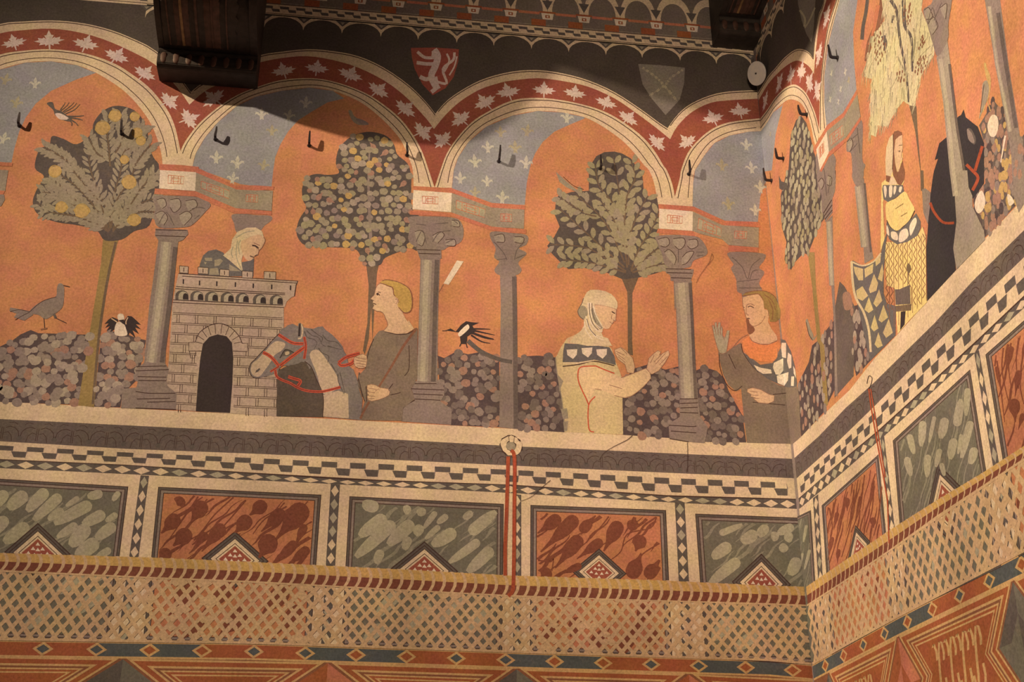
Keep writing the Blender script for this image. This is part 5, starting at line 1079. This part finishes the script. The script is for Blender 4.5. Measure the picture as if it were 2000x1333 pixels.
# ---- cusped frieze under the ceiling
def frieze(wall, label, loc, top, bot, cusps, grp):
    t = thing('painted_frieze', label, 'painted frieze', loc, grp)
    us = sorted(wall.uv(*p) for p in bot); base = lambda u: Strip._i(us, u)
    u0, u1 = us[0][0], us[-1][0]
    row = lambda a, b, d0, d1: [(a, base(a) + d0)] + [(u, base(u) + d0) for u, _ in us if a < u < b] + [(b, base(b) + d0), (b, base(b) + d1)] + [(u, base(u) + d1) for u, _ in us[::-1] if a < u < b] + [(a, base(a) + d1)]
    HT = .75
    P = mk(.6, wall); P.uvpoly(row(u0, u1, 0, HT), 'friezeg'); P.build('grey_ground', t)
    # scallops hanging below the line
    P = mk(1.4, wall); cs = sorted(cusps); P.k += 1
    ext = [cs[0] - (cs[1] - cs[0]) * k for k in (3, 2, 1)] + cs + [cs[-1] + (cs[-1] - cs[-2]) * k for k in (1,)]
    ext = [c for c in ext if u0 + .02 < c < u1 - .004]
    dep = 40 * M; ln = 9 * M
    P.uvpoly(row(u0, u1, 0.0, -ln * .8), 'cream'); 
    for a, b in zip(ext, ext[1:]):
        w = b - a
        arc = [(a + w * .5 * (1 - math.cos(math.pi * k / 10)), 0) for k in range(11)]
        arc = [(x, base(x) - ln - (dep - ln) * (1 - math.sin(math.pi * k / 10))) for k, (x, _) in enumerate(arc)]
        P.uvpoly([(a, base(a) - ln * .5)] + arc + [(b, base(b) - ln * .5)], 'cream', up=False)
    P.k += 1
    for c in ext:
        w = 15 * M
        P.uvpoly([(c - w, base(c - w) - 7 * M), (c + w, base(c + w) - 7 * M), (c, base(c) - 22 * M)], 'frame', up=False)
    P.k += 1
    for c in ext:
        w = 5 * M
        P.uvpoly([(c - w, base(c) - 10 * M), (c + w, base(c) - 10 * M), (c, base(c) - 17 * M)], 'grblock', up=False)
    P.uvpoly(row(u0, u1, -1.0 * M, -2.6 * M), 'line')
    P.build('scalloped_edge', t)
    P = mk(1.0, wall); P.uvpoly(row(u0, u1, 0, 23 * M), 'cream'); P.k += 1
    per = 34.3 * M; u = u0
    while u < u1 - per:
        f = lambda x, y: (u + x * per, base(u + x * per) + y * 23 * M)
        P.uvpoly([f(0, .8), f(.58, .8), f(.6, .5), f(.06, .5)], 'frame', up=False); P.uvpoly([f(.5, .48), f(1.0, .48), f(1.05, .16), f(.62, .16)], 'frame', up=False)
        u += per
    P.uvpoly(row(u0, u1, 23 * M, 24.5 * M), 'line'); P.uvpoly(row(u0, u1, 26 * M, 27.2 * M), 'line')
    P.build('painted_dentils', t)
    # small blind arcade on brackets
    P = mk(1.2, wall); per = 82 * M; y0 = 43 * M
    offs = (LW.uv(1000 + 845 / 4, 31)[0] if wall is LW else .2) % per
    P.uvpoly(row(u0, u1, 26 * M, 28 * M), 'grblock')
    P.k += 1; u = u0 - (u0 % per) + offs - per
    ks = []
    while u < u1 + per:
        if u0 + .05 < u < u1 - .05: ks.append(u)
        u += per
    for u in ks:
        f = lambda x, y: (u + x * M, base(u) + y0 + y * M)
        P.uvpoly([f(-36, -18), f(-36, -1), f(-4, -1), f(-4, -18)], 'bred', up=False)
    P.k += 1
    for u in ks:
        f = lambda x, y: (u + x * M, base(u) + y0 + y * M)
        pts = [(-41 + 41 * (1 - math.cos(math.pi * k / 14)), 0) for k in range(15)]
        outer = [f(x + 41, 78 * math.sin(math.pi * k / 14) ** .8 + 17) for k, (x, _) in enumerate(pts)]
        inner = [f((x) * .76 + 41, 62 * math.sin(math.pi * k / 14) ** .8 + 12) for k, (x, _) in enumerate(pts)]
        if max(p[0] for p in outer) < u1: P.uvpoly(outer + inner[::-1], 'cream', up=False)
    P.k += 1
    for u in ks:
        f = lambda x, y: (u + x * M, base(u) + y0 + y * M)
        P.uvpoly([f(-14, 17), f(14, 17), f(11, 0), f(-11, 0)], 'block', up=False)
        P.uvpoly([f(-20, 17), f(20, 17), f(18, 22), f(-18, 22)], 'bred', up=False)
        P.uvpoly([f(-12, 52), f(12, 52), f(0, 26)], 'frame', up=False)
    P.k += 1
    for u in ks:
        f = lambda x, y: (u + x * M, base(u) + y0 + y * M)
        P.uvpoly([f(-5, 12), f(5, 12), f(5, 4), f(-5, 4)], 'bred', up=False)
        if u + 50 * M < u1: P.uvpoly([f(18, 13), f(64, 13), f(64, 20), f(18, 20)], 'strip', up=False)
    P.k += 1
    for u in ks:
        f = lambda x, y: (u + x * M, base(u) + y0 + y * M); P.uvpoly([f(-2, 10), f(2, 10), f(2, 6), f(-2, 6)], 'block', up=False)
    P.build('blind_arcade', t)
GF = 'painted friezes under the ceiling'
bl = Q('Z -640 -69,0 -18,520 24,1000 63.5,1382 95,1478 103')
frieze(LW, 'scalloped painted frieze with dentils and tiny arcade above the left wall arches', LW.px(900, 60), None, bl, [LW.uv(500 + x / 4, y / 4)[0] for x, y in ((65, 195), (370, 220), (672, 245), (975, 280), (1265, 320), (1568, 340), (1857, 370))] + [LW.uv(1000 + x / 4, y / 4)[0] for x, y in ((152, 395), (443, 425), (735, 460), (1018, 468), (1315, 495), (1600, 535), (1875, 560))], GF)
br = Q('Z 1477 104,1500 55,1527 -2,1560 -68,1600 -150')
frieze(RW, 'scalloped painted frieze rising along the top of the right wall', RW.px(1520, 30), None, br, [RW.uv(1508.6, 86)[0], RW.uv(1532.6, 47)[0], RW.uv(1558, -10)[0]], GF)

# =================================================================== real things on the walls
def solid(name, rgb, rough, metal=0.0, bump=None):
    m, nt, bs = newmat(name); N, L = nt.nodes, nt.links
    a = albedo(rgb) if rgb else (.5, .5, .5)
    bs.inputs['Roughness'].default_value = rough; bs.inputs['Metallic'].default_value = metal
    n = N.new('ShaderNodeTexNoise'); n.inputs['Scale'].default_value = 38; n.inputs['Detail'].default_value = 4
    g = N.new('ShaderNodeNewGeometry'); L.new(g.outputs['Position'], n.inputs['Vector'])
    r = N.new('ShaderNodeValToRGB'); r.color_ramp.elements[0].color = (*[c * .6 for c in a], 1); r.color_ramp.elements[1].color = (*[min(1, c * 1.4) for c in a], 1)
    r.color_ramp.elements[0].position = .3; r.color_ramp.elements[1].position = .7
    L.new(n.outputs['Fac'], r.inputs['Fac']); L.new(r.outputs['Color'], bs.inputs['Base Color'])
    if bump:
        b = N.new('ShaderNodeBump'); b.inputs['Strength'].default_value = bump; b.inputs['Distance'].default_value = .004
        L.new(n.outputs['Fac'], b.inputs['Height']); L.new(b.outputs['Normal'], bs.inputs['Normal'])
    return m
IRON = solid('wrought_iron', (52, 40, 36), .55, .3, .3)
WOOD = solid('dark_oak', (40, 29, 22), .6, 0, .5)
WOODR = solid('reddish_oak', (74, 45, 31), .6, 0, .4)
GILT = solid('worn_gilding', (128, 90, 50), .5, .2, .4)
STEEL = solid('brushed_steel', None, .34, .12)
STEEL.node_tree.nodes['Principled BSDF'].inputs['Anisotropic'].default_value = .7
_cr = STEEL.node_tree.nodes['Color Ramp'].color_ramp
_cr.elements[0].color = (.78, .82, .97, 1); _cr.elements[1].color = (.90, .92, 1.0, 1)

def mesh_obj(name, bm, mat, parent=None, smooth_=False, loc=None):
    bmesh.ops.recalc_face_normals(bm, faces=bm.faces)
    me = bpy.data.meshes.new(name); bm.to_mesh(me); bm.free(); me.materials.append(mat)
    if smooth_: me.polygons.foreach_set('use_smooth', [True] * len(me.polygons))
    o = bpy.data.objects.new(name, me); COL.objects.link(o); o.parent = parent
    if loc is not None: o.location = loc
    return o
def sweep(bm, pts, side, w, h):
    """rectangular bar along pts; side: the unit vector across"""
    rings = []
    for i, p in enumerate(pts):
        d = (pts[min(i + 1, len(pts) - 1)] - pts[max(i - 1, 0)]).normalized(); n = d.cross(side).normalized()
        ww, hh = (w[i] if isinstance(w, (list, tuple)) else w), (h[i] if isinstance(h, (list, tuple)) else h)
        rings.append([bm.verts.new(p + side * ww * a + n * hh * b) for a, b in ((-1, -1), (1, -1), (1, 1), (-1, 1))])
    for a, b in zip(rings, rings[1:]):
        for k in range(4): bm.faces.new((a[k], a[(k + 1) % 4], b[(k + 1) % 4], b[k]))
    bm.faces.new(rings[0][::-1]); bm.faces.new(rings[-1])

# ---- hooks
def hook(wall, root, tip, label):
    p = wall.px(*root)
    o = thing('wall_hook', label, 'hook', p, 'iron hooks on the walls')
    n, up = wall.N, Vector((0, 0, 1)); side = n.cross(up).normalized()
    # how far the nail stands out: solve so that the bent tip reaches the read pixel
    arm = .026 if wall is LW else .030
    q = wall.o + (wall.px(*tip) - wall.o)
    best = None
    for k in range(60):
        hgt = .01 + k * .0015
        e = p + n * arm + up * hgt
        s_ = project(e); d = math.dist(s_, tip)
        if best is None or d < best[0]: best = (d, hgt)
    hgt = best[1]; lean = side * rnd(-.004, .004)
    bm = bmesh.new()
    pts = [-n * .01, n * (arm * .75), n * (arm * .95) + up * .003, n * arm + up * .009, n * (arm + .002) + up * hgt * .6 + lean, n * (arm + .003) + up * hgt + lean]
    sweep(bm, pts, side, [.0046, .0046, .0046, .0046, .0040, .0028], [.0042, .0042, .0042, .0042, .0036, .0022])
    mesh_obj('bent_nail', bm, IRON, o)
    bm = bmesh.new()
    bmesh.ops.create_cone(bm, cap_ends=True, segments=10, radius1=.009, radius2=.0065, depth=.004, matrix=Matrix.Translation(n * .004) @ n.to_track_quat('Z', 'Y').to_matrix().to_4x4())
    mesh_obj('collar', bm, IRON, o)
def project(p):
    d = CR.transposed() @ (p - CAM)
    return (1000 + F * d.x / d.y, 666.5 - F * d.z / d.y)
HK = [(LW, (38, 246), (37, 220), 'bent iron hook on the blue ground at the far left'), (LW, (238, 262), (240, 235), 'bent iron hook in front of the yellow-fruit tree crown'), (LW, (421, 273), (424, 248), 'bent iron hook on the blue ground right of the big corbel'),
      (LW, (604, 285), (608, 257), 'bent iron hook on the orange ground above the round-leaved tree'), (LW, (795, 304), (798, 279), 'bent iron hook on the arch moulding right of the round-leaved tree'), (LW, (974, 316), (974, 284), 'bent iron hook on the blue ground left of the feathery tree'),
      (LW, (1172, 330), (1170, 304), 'bent iron hook on the feathery tree crown'), (LW, (1345, 341), (1347, 313), 'bent iron hook beside the last arch before the corner'),
      (RW, (1508, 353), (1505, 327), 'bent iron hook lowest down on the right wall by the corner'), (RW, (1531, 310), (1523, 289), 'bent iron hook left of the narrow oval-leaved tree'), (RW, (1577, 224), (1567, 204), 'bent iron hook on the narrow arch moulding'), (RW, (1637, 113), (1622, 88), 'bent iron hook on the blue ground high on the right wall')]
for h in HK: hook(*h)

# ---- carved corbels carrying the ceiling beams
def profile(k=60):
    """(distance from wall, height) of the leaf face: a swelling S"""
    return [(.105 + .50 * math.sin(t * 1.45) + .03 * math.sin(t * math.pi * 2), .085 + .10 * t + .58 * t ** 3.2) for t in [i / k for i in range(k + 1)]]
def corbel(x0, x1, z, label, red):
    w = x1 - x0; o = thing('corbel', label, 'corbel', Vector(((x0 + x1) / 2, 0, z)), 'carved corbels under the ceiling beams')
    def extr(name, prof, a, b, mat, bev=0):
        bm = bmesh.new()
        A = [bm.verts.new((a, -d, zz)) for d, zz in prof]; B = [bm.verts.new((b, -d, zz)) for d, zz in prof]
        bm.faces.new(A); bm.faces.new(B[::-1])
        for i in range(len(prof)):
            j = (i + 1) % len(prof); bm.faces.new((A[j], A[i], B[i], B[j]))
        if bev: bmesh.ops.bevel(bm, geom=[e for e in bm.edges], offset=bev, segments=3, affect='EDGES')
        return mesh_obj(name, bm, mat, o)
    pr = profile(); h = w / 2
    extr('body', [(.0015, .05)] + [(d - .02, zz) for d, zz in pr] + [(.0015, .77)], -h + .012, h - .012, WOOD)
    mo = extr('bottom_moulding', [(.0015, .004), (.105, .0), (.122, .012), (.126, .04), (.118, .066), (.124, .074), (.124, .086), (.0015, .086)], -h, h, WOOD, .003)
    n = max(3, int(w / .045)); 
    for i in range(n):                               # carved tongues along the moulding
        bm = bmesh.new(); x = -h + (i + .5) * w / n
        bmesh.ops.create_uvsphere(bm, u_segments=10, v_segments=8, radius=1, matrix=Matrix.Translation((x, -.122, .04)) @ Matrix.Diagonal((w / n * .30, .006, .027, 1)))
        mesh_obj('carved_tongue', bm, WOODR, mo, True)
    for a, b in ((-h, -h + .022), (h - .030, h)):
        extr('side_fillet', [(.0015, .086)] + [(d + .004, zz) for d, zz in pr] + [(.0015, .772)], a, b, WOOD)
    # acanthus: leaf lobes fanning over the swelling face, each with a raised rib
    lobes = [(-.78, -.95, .16, WOOD), (-.5, -.62, .17, red), (-.2, -.22, .17, WOOD), (.12, .2, .17, red), (.42, .56, .15, WOOD)] if w > .25 else [(-.62, -.75, .22, WOOD), (-.2, -.2, .24, red), (.25, .35, .24, red), (.6, .7, .2, WOOD)]
    for i, (xa, xb, ww, mt) in enumerate(lobes):
        bm = bmesh.new(); rows = []
        for k in range(2, 59, 2):
            t = k / 60; d, zz = pr[k]; c = (xa + (xb - xa) * t ** 2) * h * .95
            half = ww * h * 1.25 * (.35 + .9 * math.sin(math.pi * min(1, .12 + t * .8))) * (1 + .16 * math.sin(k * 1.05))
            lift = .010 + .012 * math.sin(math.pi * t)
            rows.append([bm.verts.new((min(h - .034, max(-h + .026, c + s_ * half)), -(d + lift * (1 - abs(s_) ** 1.5) + .006 * (abs(s_) > .5) * math.sin(k * 1.05)), zz)) for s_ in (-1, -.6, -.25, 0, .25, .6, 1)])
        for a, b in zip(rows, rows[1:]):
            for k in range(6): bm.faces.new((a[k], a[k + 1], b[k + 1], b[k]))
        lf = mesh_obj('acanthus_leaf', bm, mt, o, True)
        bm = bmesh.new(); pts = []
        for k in range(2, 59, 3):
            t = k / 60; d, zz = pr[k]; c = (xa + (xb - xa) * t ** 2) * h * .95
            pts.append(Vector((c, -(d + .012 + .012 * math.sin(math.pi * t)), zz)))
        sweep(bm, pts, Vector((1, 0, 0)), .0048 if i == 1 or i == 2 else .0030, .004)
        mesh_obj('rib', bm, GILT if i == 1 else WOODR, lf)
    return o
a, b = LW.px(311, 164), LW.px(503, 175)
c1_ = corbel(a.x, b.x, (a.z + b.z) / 2, 'large carved dark wood corbel with acanthus leaves at the upper left', WOODR)
a, b = LW.px(1391, 94), LW.px(1478, 102)
c2_ = corbel(a.x, b.x - .012, (a.z + b.z) / 2, 'carved dark wood corbel in the upper corner', WOODR)

# ---- the beams the corbels carry (above the picture, seen by their shadow)
def beam(corb, w, label):
    z0 = corb.location.z + .77
    bm = bmesh.new(); bmesh.ops.create_cube(bm, size=1, matrix=Matrix.Translation((0, -2.1, .19)) @ Matrix.Diagonal((w, 4.2, .38, 1)))
    bmesh.ops.bevel(bm, geom=[e for e in bm.edges if abs((e.verts[0].co - e.verts[1].co).y) > 1], offset=.02, segments=2, affect='EDGES')
    o = mesh_obj('ceiling_beam', bm, WOOD, None, False, Vector((corb.location.x, 0, z0))); o['label'] = label; o['category'] = 'beam'; o['group'] = 'ceiling beams'
# ---- round steel detector at the corner
beam(c1_, .36, 'dark ceiling beam resting on the large upper left corbel')
beam(c2_, .16, 'dark ceiling beam resting on the corner corbel')
nrm = Vector((-.86, -.36, -.36)).normalized()
d0 = ray(1478, 143.5); t0 = (-.115 - CAM.y) / d0.y
ctr = CAM + d0 * t0
o = thing('round_detector', 'round brushed steel disc mounted in the corner below the upper corbel', 'detector', ctr)
def cyl(name, r, depth, off, mat, par, seg=48, bev=0, r2=None):
    bm = bmesh.new()
    bmesh.ops.create_cone(bm, cap_ends=True, segments=seg, radius1=r, radius2=r if r2 is None else r2, depth=depth, matrix=nrm.to_track_quat('Z', 'Y').to_matrix().to_4x4() @ Matrix.Translation((0, 0, off)))
    if bev: bmesh.ops.bevel(bm, geom=[e for e in bm.edges if len(e.link_faces) == 2 and e.calc_face_angle() > 1], offset=bev, segments=2, affect='EDGES')
    return mesh_obj(name, bm, mat, par)
RD = math.dist(CAM, ctr) / F * 22.5
cyl('disc', RD, .008, .0, STEEL, o, bev=.0015)
cyl('centre_screw', .0035, .004, .006, IRON, o, 16)
cyl('back_mount', RD * .45, .10, -.054, IRON, o, 24)

# ------------------------------------------------------------------ camera, lamps, world
cd = bpy.data.cameras.new('camera'); co = bpy.data.objects.new('camera', cd); COL.objects.link(co)
m4 = Matrix((( CR[0][0], CR[0][2], -CR[0][1], CAM.x), (CR[1][0], CR[1][2], -CR[1][1], CAM.y), (CR[2][0], CR[2][2], -CR[2][1], CAM.z), (0, 0, 0, 1)))
co.matrix_world = m4
cd.sensor_width = 36; cd.sensor_fit = 'HORIZONTAL'; cd.lens = F / 2000 * 36; cd.clip_start = .05
SC.camera = co
def spot(name, loc, target, power, cone, blend, size, col=LIGHT):
    l = bpy.data.lights.new(name, 'SPOT'); l.energy = power; l.spot_size = math.radians(cone); l.spot_blend = blend; l.shadow_soft_size = size; l.color = col
    ob = bpy.data.objects.new(name, l); COL.objects.link(ob); ob.location = loc
    ob.rotation_euler = (Vector(target) - Vector(loc)).to_track_quat('-Z', 'Y').to_euler(); return ob
def area(name, loc, target, power, sx, sy, col=LIGHT):
    l = bpy.data.lights.new(name, 'AREA'); l.shape = 'RECTANGLE'; l.size = sx; l.size_y = sy; l.energy = power; l.color = col
    ob = bpy.data.objects.new(name, l); COL.objects.link(ob); ob.location = loc
    ob.rotation_euler = (Vector(target) - Vector(loc)).to_track_quat('-Z', 'Y').to_euler(); return ob
ul = LW.uv(37, 246)
hz = LW.px(605, 285).z
spot('key_spot', (-6.79, -2.7, 6.85), (-.007, -1.619, 2.693), 2110, 60, .68, .055)
spot('room_spot', (-1.62, -5.0, 3.2), (-.25, 0, 4.05), 345, 46, 1.0, .25)
w = bpy.data.worlds.new('world'); SC.world = w; w.use_nodes = True
bg = w.node_tree.nodes['Background']; bg.inputs['Color'].default_value = (*LIGHT, 1); bg.inputs['Strength'].default_value = .03
vs = SC.view_settings; vs.view_transform = 'Standard'; vs.look = 'None'; vs.gamma = 1.0; vs.use_curve_mapping = False; vs.exposure = 0.0
SC.display_settings.display_device = 'sRGB'
